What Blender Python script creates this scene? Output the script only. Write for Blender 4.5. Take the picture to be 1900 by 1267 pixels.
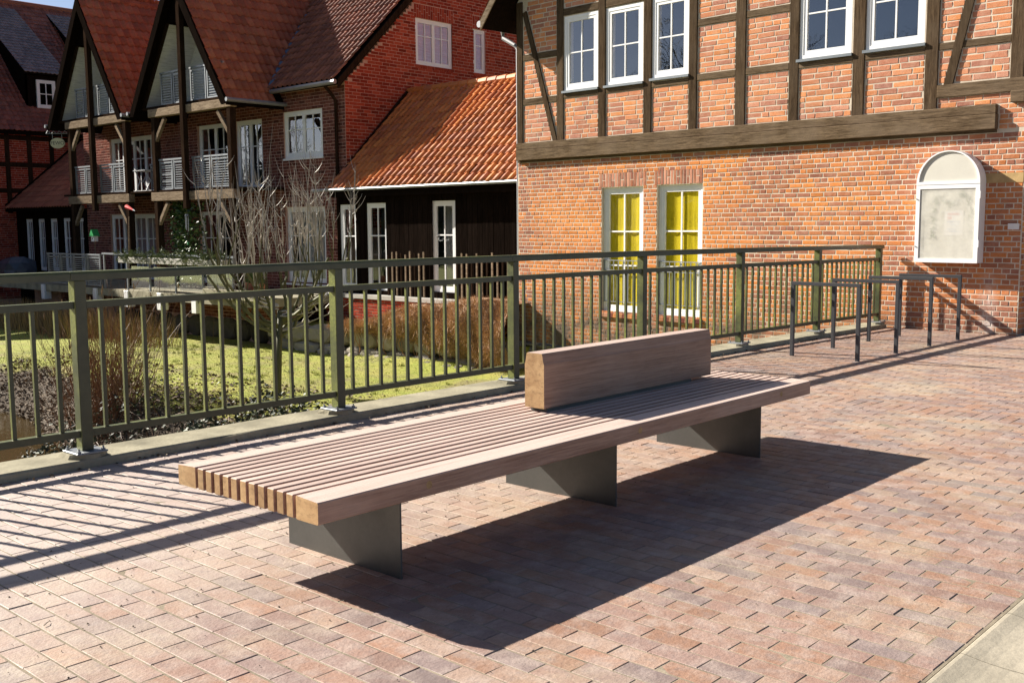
import bpy, math, random
from mathutils import Vector, Matrix

# ------------------------------------------------------------------ scene, camera, light
for o in list(bpy.data.objects):
    bpy.data.objects.remove(o, do_unlink=True)
SC = bpy.context.scene
COL = SC.collection
# world frame: X runs along the bridge towards the brick house, Y across it towards the garden
CAM_H, CAM_TH, CAM_PIT, CAM_ROL, CAM_F = 1.4766, 0.8347, 0.1114, -0.0065, 1946.56
cth, sth = math.cos(CAM_TH), math.sin(CAM_TH)
cp, sp = math.cos(CAM_PIT), math.sin(CAM_PIT)
v_right = Vector((cth, -sth, 0))
v_fwd = Vector((sth * cp, cth * cp, -sp))
v_down = Vector((-sth * sp, -cth * sp, -cp))
cr, sr = math.cos(CAM_ROL), math.sin(CAM_ROL)
r2 = v_right * cr - v_down * sr
d2 = v_right * sr + v_down * cr
M = Matrix.Identity(4)
for i in range(3):
    M[i][0] = r2[i]; M[i][1] = -d2[i]; M[i][2] = -v_fwd[i]
M[2][3] = CAM_H
cam_d = bpy.data.cameras.new('camera')
cam_d.sensor_width = 36.0
cam_d.lens = CAM_F / 1900 * 36.0
cam_d.clip_start = 0.05
cam_d.clip_end = 2000
cam = bpy.data.objects.new('camera', cam_d)
cam.matrix_world = M
COL.objects.link(cam)
SC.camera = cam

SUN_DIR = Vector((0.48, -1.60, -1.0)).normalized()      # the way the light travels
SUN_EL = math.asin(-SUN_DIR.z)
SUN_AZ = math.atan2(-SUN_DIR.x, -SUN_DIR.y)
W = bpy.data.worlds.new('World'); SC.world = W; W.use_nodes = True
nt = W.node_tree; nt.nodes.clear()
sky = nt.nodes.new('ShaderNodeTexSky'); sky.sky_type = 'NISHITA'; sky.sun_disc = False
sky.sun_elevation = SUN_EL; sky.sun_rotation = SUN_AZ; sky.air_density = 0.55; sky.dust_density = 0.8; sky.ozone_density = 1.0
bgn = nt.nodes.new('ShaderNodeBackground'); bgn.inputs['Strength'].default_value = 0.05
wo = nt.nodes.new('ShaderNodeOutputWorld')
nt.links.new(sky.outputs[0], bgn.inputs[0]); nt.links.new(bgn.outputs[0], wo.inputs[0])
sun_d = bpy.data.lights.new('sun', 'SUN'); sun_d.energy = 5.0; sun_d.angle = math.radians(0.5); sun_d.color = (1.0, 0.93, 0.82)
sun = bpy.data.objects.new('sun', sun_d); COL.objects.link(sun)
sun.rotation_euler = SUN_DIR.to_track_quat('-Z', 'Y').to_euler()
sun.location = (0, 30, 40)
SC.view_settings.view_transform = 'Standard'
SC.view_settings.look = 'None'
SC.view_settings.exposure = 1.4
SC.view_settings.gamma = 1.0
SC.view_settings.use_curve_mapping = False
SC.render.engine = 'CYCLES'
SC.cycles.max_bounces = 6
SC.cycles.transparent_max_bounces = 12

RND = random.Random(7)

# ------------------------------------------------------------------ helpers
def crown(x):
    return -0.065 * max(0.0, (x - 4) / 11) ** 2

def screen(p):
    d = Vector(p) - Vector((0, 0, CAM_H))
    z = d.dot(v_fwd)
    if z < 0.1: return None
    return (950 + CAM_F * d.dot(r2) / z, 633.5 + CAM_F * d.dot(d2) / z, z)

def in_view(p, m=30):
    s = screen(p)
    return s is not None and -m < s[0] < 1900 + m and -m < s[1] < 1267 + m

class MB:
    """collects faces; build() links them as one mesh object"""
    def __init__(self):
        self.v = []; self.f = []; self.t = []; self.mi = []
    def add(self, vs, fs, t=None, mi=0):
        b = len(self.v); self.v.extend(vs)
        if t is None: t = (RND.random(), RND.random(), RND.random())
        for k, f in enumerate(fs):
            self.f.append(tuple(i + b for i in f)); self.t.append(t)
            self.mi.append(mi if isinstance(mi, int) else mi[k])
    def box(self, x0, x1, y0, y1, z0, z1, t=None, mi=0):
        if x0 > x1: x0, x1 = x1, x0
        if y0 > y1: y0, y1 = y1, y0
        if z0 > z1: z0, z1 = z1, z0
        vs = [(x0,y0,z0),(x1,y0,z0),(x1,y1,z0),(x0,y1,z0),(x0,y0,z1),(x1,y0,z1),(x1,y1,z1),(x0,y1,z1)]
        self.add(vs, [(3,2,1,0),(4,5,6,7),(0,1,5,4),(1,2,6,5),(2,3,7,6),(3,0,4,7)], t, mi)
    def cbox(self, x0, x1, y0, y1, z0, z1, c=0.004, t=None, end=None):
        """box with chamfered edges; end = material index of the X end faces"""
        xs, ys, zs = (x0, x1), (y0, y1), (z0, z1)
        vs = []; idx = {}
        for i in (0, 1):
            for j in (0, 1):
                for k in (0, 1):
                    sx, sy, sz = (1, -1)[i] * c, (1, -1)[j] * c, (1, -1)[k] * c
                    idx[i, j, k, 0] = len(vs); vs.append((xs[i], ys[j] + sy, zs[k] + sz))
                    idx[i, j, k, 1] = len(vs); vs.append((xs[i] + sx, ys[j], zs[k] + sz))
                    idx[i, j, k, 2] = len(vs); vs.append((xs[i] + sx, ys[j] + sy, zs[k]))
        fs = []; mi = []
        e = 0 if end is None else end
        q = ((0, 0), (1, 0), (1, 1), (0, 1))
        for s in (0, 1):
            f = [idx[s, a, b, 0] for a, b in q]; fs.append(tuple(f if s else f[::-1])); mi.append(e)
            f = [idx[a, s, b, 1] for a, b in q]; fs.append(tuple(f[::-1] if s else f)); mi.append(0)
            f = [idx[a, b, s, 2] for a, b in q]; fs.append(tuple(f if s else f[::-1])); mi.append(0)
        for a in (0, 1):
            for b in (0, 1):
                fs.append((idx[0,a,b,1], idx[1,a,b,1], idx[1,a,b,2], idx[0,a,b,2])); mi.append(0)
                fs.append((idx[a,0,b,0], idx[a,1,b,0], idx[a,1,b,2], idx[a,0,b,2])); mi.append(0)
                fs.append((idx[a,b,0,0], idx[a,b,1,0], idx[a,b,1,1], idx[a,b,0,1])); mi.append(0)
        for i in (0, 1):
            for j in (0, 1):
                for k in (0, 1):
                    fs.append((idx[i,j,k,0], idx[i,j,k,1], idx[i,j,k,2])); mi.append(0)
        self.add(vs, fs, t, mi)
    def beam(self, p0, p1, w, h, up=(0, 0, 1), t=None):
        """square bar from p0 to p1, w across, h along 'up'"""
        p0, p1 = Vector(p0), Vector(p1); d = (p1 - p0).normalized()
        u = Vector(up); s = d.cross(u).normalized(); u = s.cross(d).normalized()
        vs = []
        for p in (p0, p1):
            for a, b in ((-1, -1), (1, -1), (1, 1), (-1, 1)):
                vs.append(tuple(p + s * (a * w / 2) + u * (b * h / 2)))
        self.add(vs, [(3,2,1,0),(4,5,6,7),(0,1,5,4),(1,2,6,5),(2,3,7,6),(3,0,4,7)], t)
    def tube(self, pts, rad, n=5, t=None, cap=True):
        pts = [Vector(p) for p in pts]
        if not isinstance(rad, (list, tuple)): rad = [rad] * len(pts)
        vs = []; fs = []
        for i, p in enumerate(pts):
            d = (pts[min(i + 1, len(pts) - 1)] - pts[max(i - 1, 0)])
            d = d.normalized() if d.length > 1e-9 else Vector((0, 0, 1))
            a = Vector((0, 0, 1)) if abs(d.z) < 0.9 else Vector((1, 0, 0))
            s = d.cross(a).normalized(); u = s.cross(d)
            for k in range(n):
                q = 2 * math.pi * k / n
                vs.append(tuple(p + (s * math.cos(q) + u * math.sin(q)) * rad[i]))
        for i in range(len(pts) - 1):
            for k in range(n):
                fs.append((i*n+k, i*n+(k+1) % n, (i+1)*n+(k+1) % n, (i+1)*n+k))
        if cap and n > 2:
            fs.append(tuple(range(n))[::-1]); fs.append(tuple((len(pts)-1)*n + k for k in range(n)))
        self.add(vs, fs, t)
    def poly_prism(self, pts, off, t=None):
        """flat polygon pts extruded by vector off"""
        n = len(pts); off = Vector(off)
        vs = [tuple(p) for p in pts] + [tuple(Vector(p) + off) for p in pts]
        fs = [tuple(range(n))[::-1], tuple(range(n, 2*n))] + [(i, (i+1) % n, n+(i+1) % n, n+i) for i in range(n)]
        self.add(vs, fs, t)
    def quad(self, a, b, c, d, t=None):
        self.add([tuple(a), tuple(b), tuple(c), tuple(d)], [(0, 1, 2, 3)], t)
    def build(self, name, mat, parent=None, smooth=False):
        root = Vector((0, 0, 0))
        p = parent
        while p is not None:
            root += p.location; p = p.parent
        me = bpy.data.meshes.new(name)
        rx, ry, rz = root
        me.from_pydata([(a - rx, b - ry, c - rz) for a, b, c in self.v], [], self.f)
        at = me.attributes.new('tint', 'FLOAT_VECTOR', 'FACE')
        flat = [c for t in self.t for c in t]
        at.data.foreach_set('vector', flat)
        mats = mat if isinstance(mat, (list, tuple)) else [mat]
        for m in mats: me.materials.append(m)
        if len(mats) > 1: me.polygons.foreach_set('material_index', self.mi)
        if smooth: me.polygons.foreach_set('use_smooth', [True] * len(self.f))
        me.update()
        o = bpy.data.objects.new(name, me); COL.objects.link(o)
        if parent is not None: o.parent = parent
        return o

def tag(o, label=None, cat=None, group=None, kind=None):
    if label: o['label'] = label
    if cat: o['category'] = cat
    if group: o['group'] = group
    if kind: o['kind'] = kind
    return o

def thing(name, loc, label, cat, group=None):
    o = bpy.data.objects.new(name, None); COL.objects.link(o)
    o.location = loc; o.empty_display_size = 0.2
    return tag(o, label, cat, group)

def copy_tree(o, parent=None):
    c = o.copy(); COL.objects.link(c); c.parent = parent
    for ch in list(o.children): copy_tree(ch, c)
    return c

# ------------------------------------------------------------------ materials
class Mat:
    def __init__(self, name):
        self.m = bpy.data.materials.new(name); self.m.use_nodes = True
        self.n = self.m.node_tree.nodes; self.l = self.m.node_tree.links
        self.n.clear()
        self.out = self.n.new('ShaderNodeOutputMaterial')
        self.p = self.n.new('ShaderNodeBsdfPrincipled')
        self.l.new(self.p.outputs[0], self.out.inputs[0])
    def node(self, t, **kw):
        x = self.n.new(t)
        for k, v in kw.items(): setattr(x, k, v)
        return x
    def coords(self, scale=(1, 1, 1)):
        tc = self.node('ShaderNodeNewGeometry')
        mp = self.node('ShaderNodeMapping'); mp.inputs['Scale'].default_value = scale
        self.l.new(tc.outputs['Position'], mp.inputs[0]); return mp.outputs[0]
    def noise(self, scale, detail=4, rough=0.55, vec=None, dist=0.0):
        n = self.node('ShaderNodeTexNoise'); n.inputs['Scale'].default_value = scale
        n.inputs['Detail'].default_value = detail; n.inputs['Roughness'].default_value = rough
        n.inputs['Distortion'].default_value = dist
        if vec is None: vec = self.coords()
        self.l.new(vec, n.inputs['Vector']); return n.outputs['Fac']
    def ramp(self, fac, stops, interp='LINEAR'):
        r = self.node('ShaderNodeValToRGB'); r.color_ramp.interpolation = interp
        els = r.color_ramp.elements
        while len(els) > 1: els.remove(els[-1])
        for i, (p, c) in enumerate(stops):
            e = els[0] if i == 0 else els.new(p)
            e.position = p; e.color = (c[0], c[1], c[2], 1) if not isinstance(c, (int, float)) else (c, c, c, 1)
        self.l.new(fac, r.inputs[0]); return r.outputs[0]
    def mix(self, fac, a, b, mode='MIX'):
        x = self.node('ShaderNodeMix', data_type='RGBA', blend_type=mode)
        for s, v in ((x.inputs[0], fac), (x.inputs[6], a), (x.inputs[7], b)):
            if hasattr(v, 'links') or hasattr(v, 'is_linked'): self.l.new(v, s)
            elif isinstance(v, (int, float)): s.default_value = v
            else: s.default_value = (v[0], v[1], v[2], 1)
        return x.outputs[2]
    def math(self, op, a, b=0.0, clamp=False):
        x = self.node('ShaderNodeMath', operation=op, use_clamp=clamp)
        for s, v in ((x.inputs[0], a), (x.inputs[1], b)):
            if isinstance(v, (int, float)): s.default_value = v
            else: self.l.new(v, s)
        return x.outputs[0]
    def tint(self):
        a = self.node('ShaderNodeAttribute', attribute_name='tint')
        s = self.node('ShaderNodeSeparateXYZ'); self.l.new(a.outputs['Vector'], s.inputs[0])
        return s.outputs
    def color(self, c):
        if isinstance(c, (tuple, list)): self.p.inputs['Base Color'].default_value = (*c[:3], 1)
        else: self.l.new(c, self.p.inputs['Base Color'])
    def rough(self, r):
        if isinstance(r, (int, float)): self.p.inputs['Roughness'].default_value = r
        else: self.l.new(r, self.p.inputs['Roughness'])
    def bump(self, h, strength=0.3, dist=0.01):
        b = self.node('ShaderNodeBump'); b.inputs['Strength'].default_value = strength
        b.inputs['Distance'].default_value = dist
        self.l.new(h, b.inputs['Height']); self.l.new(b.outputs[0], self.p.inputs['Normal'])

def m_brick(name, stops, dust=(0.45, 0.36, 0.28), dusty=0.25, rough=0.9, spec=0.0):
    k = Mat(name); t = k.tint()
    base = k.ramp(t[0], stops)
    v = k.math('MULTIPLY_ADD', t[1], 0.3); v.node.inputs[2].default_value = 0.8
    base = k.mix(1.0, base, k.ramp(v, [(0, 0.0), (1, 1.0)]), 'MULTIPLY')
    n1 = k.noise(9, 5, 0.6); n2 = k.noise(60, 3, 0.6); n3 = k.noise(1.3, 4, 0.6)
    base = k.mix(k.math('MULTIPLY', k.ramp(n1, [(0.45, 0.0), (0.7, 1.0)]), dusty), base, dust)
    base = k.mix(k.math('MULTIPLY', k.ramp(n2, [(0.5, 0.0), (0.72, 1.0)]), 0.35), base, k.mix(1.0, base, (0.45, 0.4, 0.4), 'MULTIPLY'))
    base = k.mix(k.math('MULTIPLY', k.ramp(n3, [(0.4, 0.0), (0.7, 1.0)]), 0.22), base, k.mix(1.0, base, (0.6, 0.52, 0.5), 'MULTIPLY'))
    k.color(base); k.rough(rough); k.p.inputs['Specular IOR Level'].default_value = spec
    k.bump(k.math('ADD', n2, k.math('MULTIPLY', n1, 0.7)), 0.5, 0.006)
    return k.m

def m_plain(name, c, rough=0.6, var=0.15, scale=6, metal=0.0, bump=0.1, spec=0.5):
    k = Mat(name)
    n = k.noise(scale, 5, 0.6)
    col = k.mix(k.ramp(n, [(0.35, 0.0), (0.7, 1.0)]), c, tuple(x * (1 - var) for x in c))
    n2 = k.noise(scale * 14, 3, 0.6)
    col = k.mix(k.math('MULTIPLY', k.ramp(n2, [(0.45, 0.0), (0.75, 1.0)]), var), col, tuple(x * 0.6 for x in c))
    k.color(col)
    k.rough(k.math('ADD', k.math('MULTIPLY', n, 0.2), rough - 0.1, True))
    k.p.inputs['Metallic'].default_value = metal; k.p.inputs['Specular IOR Level'].default_value = spec
    if bump: k.bump(n2, bump, 0.004)
    return k.m

def m_wood(name, dark, light, grain=(1, 40, 40), rough=0.65, tintamt=0.35, grey=None, bump=0.25, silver=None, spec=0.4):
    k = Mat(name); t = k.tint()
    vec = k.coords(grain)
    cmb = k.node('ShaderNodeVectorMath', operation='ADD')
    k.l.new(vec, cmb.inputs[0])
    a = k.node('ShaderNodeAttribute', attribute_name='tint'); sc = k.node('ShaderNodeVectorMath', operation='SCALE'); sc.inputs['Scale'].default_value = 37.0
    k.l.new(a.outputs['Vector'], sc.inputs[0]); k.l.new(sc.outputs[0], cmb.inputs[1])
    n = k.noise(1.0, 6, 0.65, cmb.outputs[0], 0.6)
    n2 = k.noise(3.5, 4, 0.7, cmb.outputs[0], 0.2)
    col = k.ramp(n, [(0.3, dark), (0.52, tuple((a_ + b_) / 2 for a_, b_ in zip(dark, light))), (0.72, light)])
    col = k.mix(k.math('MULTIPLY', k.ramp(n2, [(0.5, 0.0), (0.68, 1.0)]), 0.6), col, tuple(x * 0.55 for x in dark))
    if grey:
        g = k.noise(1.7, 5, 0.6)
        col = k.mix(k.math('MULTIPLY', k.ramp(g, [(0.4, 0.0), (0.65, 1.0)]), 0.45), col, grey)
    if silver:
        gm = k.node('ShaderNodeNewGeometry'); sx = k.node('ShaderNodeSeparateXYZ'); k.l.new(gm.outputs['Normal'], sx.inputs[0])
        w = k.math('MULTIPLY', k.ramp(sx.outputs[2], [(0.6, 0.0), (0.95, 1.0)]), k.ramp(n, [(0.25, 0.5), (0.6, 0.9)]))
        col = k.mix(w, col, silver)
    v = k.math('MULTIPLY_ADD', t[1], tintamt); v.node.inputs[2].default_value = 1 - tintamt / 2
    col = k.mix(1.0, col, v, 'MULTIPLY')
    k.p.inputs['Specular IOR Level'].default_value = spec
    k.color(col); k.rough(rough)
    k.bump(n2, bump, 0.004)
    return k.m

PAVER = m_brick('clay paver', [(0.0, (0.22, 0.175, 0.165)), (0.1, (0.25, 0.185, 0.17)), (0.3, (0.285, 0.19, 0.16)), (0.5, (0.31, 0.195, 0.15)), (0.72, (0.33, 0.19, 0.13)), (0.88, (0.345, 0.21, 0.145)), (1.0, (0.35, 0.26, 0.21))],
                dust=(0.43, 0.355, 0.31), dusty=0.6, rough=0.65, spec=0.35)
# wind-blown sand lies on the paving in drifts along the gutter and by the bench
def add_sand(m):
    nt = m.node_tree; k = Mat.__new__(Mat); k.m = m; k.n = nt.nodes; k.l = nt.links
    k.p = [n for n in nt.nodes if n.type == 'BSDF_PRINCIPLED'][0]
    src = k.p.inputs['Base Color'].links[0].from_socket
    g = k.node('ShaderNodeNewGeometry'); s = k.node('ShaderNodeSeparateXYZ'); k.l.new(g.outputs['Position'], s.inputs[0])
    n = k.noise(2.2, 6, 0.65); nf = k.noise(38, 4, 0.7)
    d = k.math('ABSOLUTE', k.math('SUBTRACT', s.outputs[1], 4.45))
    band = k.math('SUBTRACT', 1.0, k.math('MULTIPLY', d, 0.85), True)
    fall = k.math('SUBTRACT', 1.25, k.math('MULTIPLY', s.outputs[0], 0.11), True)
    a = k.math('MULTIPLY', k.math('MULTIPLY', band, fall), k.ramp(n, [(0.35, 0.0), (0.62, 1.0)]))
    pat = k.math('MULTIPLY', k.ramp(k.noise(0.9, 5, 0.6), [(0.5, 0.0), (0.68, 1.0)]), 0.55)
    a = k.math('MULTIPLY', k.math('MAXIMUM', a, pat), k.ramp(nf, [(0.3, 0.25), (0.6, 0.9)]))
    c1 = k.mix(a, src, (0.46, 0.39, 0.27))
    # fine pale dust, thickest where nobody walks beside the railing
    up = k.math('MULTIPLY', k.math('SUBTRACT', s.outputs[1], 3.2), 0.55, True)
    lf = k.math('SUBTRACT', 1.35, k.math('MULTIPLY', s.outputs[0], 0.16), True)
    du = k.math('MULTIPLY', k.math('MULTIPLY', up, lf), k.ramp(n, [(0.25, 0.5), (0.6, 0.85)]))
    smudge = k.math('MULTIPLY', k.ramp(k.noise(16, 5, 0.65), [(0.5, 0.0), (0.7, 1.0)]), 0.4)
    c1 = k.mix(smudge, c1, (0.19, 0.16, 0.155))
    k.l.new(k.mix(du, c1, (0.45, 0.38, 0.345)), k.p.inputs['Base Color'])
add_sand(PAVER)
MORTAR = m_plain('lime mortar', (0.64, 0.555, 0.445), 0.95, 0.25, 8, bump=0.3, spec=0.0)
BRICK_O = m_brick('orange brick', [(0.0, (0.30, 0.13, 0.095)), (0.15, (0.40, 0.165, 0.10)), (0.35, (0.54, 0.20, 0.075)), (0.65, (0.64, 0.235, 0.07)), (0.88, (0.70, 0.28, 0.085)), (1.0, (0.52, 0.25, 0.17))],
                  dust=(0.60, 0.38, 0.26), dusty=0.3)
def add_bloom(m):
    nt = m.node_tree; k = Mat.__new__(Mat); k.m = m; k.n = nt.nodes; k.l = nt.links
    k.p = [n for n in nt.nodes if n.type == 'BSDF_PRINCIPLED'][0]
    src = k.p.inputs['Base Color'].links[0].from_socket
    g = k.node('ShaderNodeNewGeometry'); s = k.node('ShaderNodeSeparateXYZ'); k.l.new(g.outputs['Position'], s.inputs[0])
    n = k.noise(9, 5, 0.7)
    d = k.math('MULTIPLY', k.math('ABSOLUTE', k.math('SUBTRACT', s.outputs[1], 4.80)), 7.0)
    a = k.math('MULTIPLY', k.math('SUBTRACT', 1.0, d, True), k.math('SUBTRACT', 1.0, k.math('MULTIPLY', s.outputs[2], 1.15), True))
    a = k.math('MULTIPLY', a, k.ramp(n, [(0.35, 0.1), (0.6, 1.0)]))
    c1 = k.mix(a, src, (0.70, 0.66, 0.62))
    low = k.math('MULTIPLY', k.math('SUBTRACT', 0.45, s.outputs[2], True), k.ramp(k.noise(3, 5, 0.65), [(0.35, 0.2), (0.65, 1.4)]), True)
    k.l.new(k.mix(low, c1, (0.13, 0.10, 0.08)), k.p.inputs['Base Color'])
add_bloom(BRICK_O); add_bloom(MORTAR)
BRICK_P = m_brick('panel brick', [(0.0, (0.36, 0.17, 0.13)), (0.15, (0.46, 0.20, 0.13)), (0.45, (0.60, 0.25, 0.125)), (0.75, (0.68, 0.285, 0.12)), (1.0, (0.55, 0.26, 0.18))],
                  dust=(0.62, 0.42, 0.31), dusty=0.35)
BRICK_R = m_brick('red brick', [(0.0, (0.20, 0.032, 0.022)), (0.3, (0.29, 0.045, 0.028)), (0.7, (0.36, 0.06, 0.035)), (1.0, (0.42, 0.085, 0.05))],
                  dust=(0.35, 0.12, 0.08), dusty=0.12)
BRICK_D = m_brick('brown brick', [(0.0, (0.09, 0.035, 0.03)), (0.5, (0.16, 0.055, 0.045)), (1.0, (0.22, 0.08, 0.06))], dusty=0.1)
MORTAR_R = m_plain('grey mortar', (0.50, 0.31, 0.25), 0.95, 0.2, 8, bump=0.3, spec=0.0)
SAND = m_plain('joint sand', (0.32, 0.27, 0.20), 0.95, 0.6, 5, bump=0.6, spec=0.1)
CONC = m_plain('kerb concrete', (0.36, 0.33, 0.24), 0.95, 0.5, 3.0, bump=0.8, spec=0.1)
ROADC = m_plain('sandy concrete', (0.40, 0.355, 0.275), 0.9, 0.35, 2.5, bump=0.6, spec=0.2)
GREYC = m_plain('grey concrete', (0.42, 0.40, 0.36), 0.9, 0.25, 2.5, bump=0.3)
BENCHW = m_wood('bench hardwood', (0.22, 0.115, 0.075), (0.46, 0.285, 0.205), (1.6, 45, 45), 0.6, 0.3, (0.44, 0.30, 0.235), 0.5, (0.53, 0.42, 0.37), 0.3)
ENDG = m_wood('end grain', (0.30, 0.17, 0.07), (0.50, 0.33, 0.16), (30, 9, 14), 0.75, 0.3)
TIMBER = m_wood('old oak beam', (0.075, 0.05, 0.032), (0.19, 0.14, 0.095), (9, 9, 9), 0.8, 0.3, (0.20, 0.155, 0.11), 0.5)
TIMB_V = m_wood('old oak post', (0.03, 0.019, 0.012), (0.12, 0.082, 0.05), (40, 40, 3), 0.9, 0.4, (0.10, 0.075, 0.052), 0.8, None, 0.0)
TIMB_H = m_wood('old oak rail', (0.045, 0.03, 0.018), (0.19, 0.135, 0.085), (40, 2.5, 40), 0.9, 0.4, (0.17, 0.128, 0.09), 0.8, None, 0.0)
DARKW = m_wood('dark stained boards', (0.005, 0.0038, 0.003), (0.015, 0.010, 0.008), (30, 30, 2), 0.9, 0.5, None, 0.4, None, 0.0)
BALCW = m_wood('balcony timber', (0.016, 0.010, 0.007), (0.045, 0.028, 0.019), (20, 20, 3), 0.9, 0.4, None, 0.3, None, 0.0)
BALCG = m_wood('grey balcony beam', (0.13, 0.095, 0.065), (0.32, 0.25, 0.18), (20, 3, 20), 0.9, 0.4, None, 0.4, None, 0.0)
WHITE = m_plain('white window paint', (0.80, 0.80, 0.80), 0.35, 0.06, 5, bump=0.03)
WHITEB = m_wood('white boarding', (0.70, 0.71, 0.72), (0.84, 0.84, 0.84), (1, 1, 14), 0.6, 0.1, None, 0.2)
SILLM = m_plain('aluminium sill', (0.22, 0.24, 0.25), 0.4, 0.1, 5, 0.6, 0.0)
STEEL = m_plain('dark steel plate', (0.105, 0.105, 0.098), 0.5, 0.25, 4, 0.5, 0.05)
RACKM = m_plain('anthracite steel', (0.055, 0.056, 0.061), 0.45, 0.15, 9, 0.2, 0.05)
GALV = m_plain('galvanised steel', (0.27, 0.29, 0.31), 0.5, 0.2, 9, 0.5, 0.0)
ZINC = m_plain('zinc gutter', (0.30, 0.30, 0.31), 0.45, 0.2, 5, 0.5, 0.0)
LEAD = m_plain('valley flashing', (0.10, 0.16, 0.24), 0.5, 0.2, 5, 0.2, 0.0)
DARK = m_plain('dark interior', (0.02, 0.02, 0.022), 0.9, 0.2, 3, bump=0.0)
YELLOW = m_wood('yellow curtain', (0.80, 0.60, 0.006), (0.90, 0.70, 0.010), (1, 9, 0.5), 0.85, 0.05, None, 0.6)
CURT = m_wood('net curtain', (0.32, 0.33, 0.35), (0.5, 0.5, 0.5), (1, 30, 0.6), 0.9, 0.1, None, 0.3)
SANDST = m_plain('sandstone', (0.50, 0.35, 0.17), 0.9, 0.3, 7, bump=0.4, spec=0.0)
CREAM = m_plain('cream panel', (0.57, 0.55, 0.48), 0.6, 0.08, 3, bump=0.02)
BLIND_REFLECT = m_wood('orange blind and roof reflection', (0.62, 0.25, 0.12), (0.80, 0.45, 0.28), (2, 2, 30), 0.8, 0.1, None, 0.2)  # in the gable windows its orange stands for a mirrored sunlit roof

def m_rail():
    k = Mat('olive railing paint')
    n = k.noise(7, 5, 0.65); n2 = k.noise(45, 4, 0.65); n3 = k.noise(2.0, 4, 0.6)
    base = k.mix(k.ramp(n, [(0.4, 0.0), (0.65, 1.0)]), (0.034, 0.040, 0.020), (0.052, 0.058, 0.030))
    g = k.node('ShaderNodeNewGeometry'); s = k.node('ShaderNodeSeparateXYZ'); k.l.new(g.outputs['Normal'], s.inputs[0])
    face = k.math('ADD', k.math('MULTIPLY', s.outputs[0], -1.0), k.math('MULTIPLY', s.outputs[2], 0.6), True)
    alg_sun = k.math('MULTIPLY', face, k.ramp(n3, [(0.35, 0.1), (0.65, 1.0)]))
    alg_sun = k.math('MULTIPLY', alg_sun, k.ramp(n2, [(0.3, 0.4), (0.65, 1.0)]))
    base = k.mix(k.math('MULTIPLY', alg_sun, 0.9), base, (0.25, 0.27, 0.06))  # algae, its colour brightened to imitate sun on left and top faces
    k.color(base); k.rough(0.42); k.bump(n2, 0.15, 0.003)
    return k.m
RAILM = m_rail()

def m_tile(name, stops, moss=0.3):
    k = Mat(name); t = k.tint()
    base = k.ramp(t[0], stops)
    n = k.noise(14, 5, 0.6); n2 = k.noise(70, 3, 0.6); n3 = k.noise(0.9, 4, 0.6)
    base = k.mix(k.math('MULTIPLY', k.ramp(n, [(0.45, 0.0), (0.7, 1.0)]), 0.45), base, k.mix(1.0, base, (0.55, 0.5, 0.5), 'MULTIPLY'))
    base = k.mix(k.math('MULTIPLY', k.ramp(n3, [(0.45, 0.0), (0.7, 1.0)]), moss), base, (0.10, 0.07, 0.045))
    k.color(base); k.rough(0.55); k.p.inputs['Specular IOR Level'].default_value = 0.22; k.bump(n2, 0.25, 0.004)
    return k.m
TILE_A = m_tile('orange pantile', [(0, (0.38, 0.12, 0.045)), (0.4, (0.54, 0.18, 0.052)), (0.8, (0.63, 0.235, 0.065)), (1, (0.46, 0.165, 0.08))], 0.15)
TILE_M = m_tile('red brown pantile', [(0, (0.20, 0.075, 0.05)), (0.5, (0.28, 0.10, 0.06)), (1, (0.36, 0.13, 0.075))], 0.3)
TILE_G = m_tile('red pantile', [(0, (0.23, 0.075, 0.045)), (0.5, (0.31, 0.105, 0.06)), (1, (0.37, 0.14, 0.08))], 0.35)
TILE_L = m_tile('weathered plain tile', [(0, (0.20, 0.07, 0.05)), (0.5, (0.28, 0.09, 0.06)), (1, (0.34, 0.12, 0.08))], 0.3)
TILE_DM = m_tile('grey dormer tile', [(0, (0.16, 0.12, 0.12)), (0.5, (0.22, 0.17, 0.165)), (1, (0.28, 0.2, 0.19))], 0.15)

def m_glass():
    k = Mat('window glass')
    for n in list(k.n):
        if n != k.out: k.n.remove(n)
    tr = k.node('ShaderNodeBsdfTransparent'); tr.inputs[0].default_value = (0.86, 0.88, 0.88, 1)
    gl = k.node('ShaderNodeBsdfGlossy'); gl.inputs['Roughness'].default_value = 0.015; gl.inputs[0].default_value = (0.95, 0.97, 1.0, 1)
    n = k.noise(1.4, 2, 0.5)
    b = k.node('ShaderNodeBump'); b.inputs['Strength'].default_value = 0.06; b.inputs['Distance'].default_value = 0.05
    k.l.new(n, b.inputs['Height']); k.l.new(b.outputs[0], gl.inputs['Normal'])
    g = k.node('ShaderNodeNewGeometry'); dt = k.node('ShaderNodeVectorMath', operation='DOT_PRODUCT')
    k.l.new(g.outputs['Normal'], dt.inputs[0]); k.l.new(g.outputs['Incoming'], dt.inputs[1])
    c = k.math('SUBTRACT', 1.0, k.math('ABSOLUTE', dt.outputs['Value']), True)
    fr = k.math('ADD', k.math('MULTIPLY', k.math('POWER', c, 5.0), 0.82), 0.17, True)     # double glazing, same from both sides
    mx = k.node('ShaderNodeMixShader'); k.l.new(fr, mx.inputs[0]); k.l.new(tr.outputs[0], mx.inputs[1]); k.l.new(gl.outputs[0], mx.inputs[2])
    k.l.new(mx.outputs[0], k.out.inputs[0]); return k.m
GLASS = m_glass()

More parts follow.
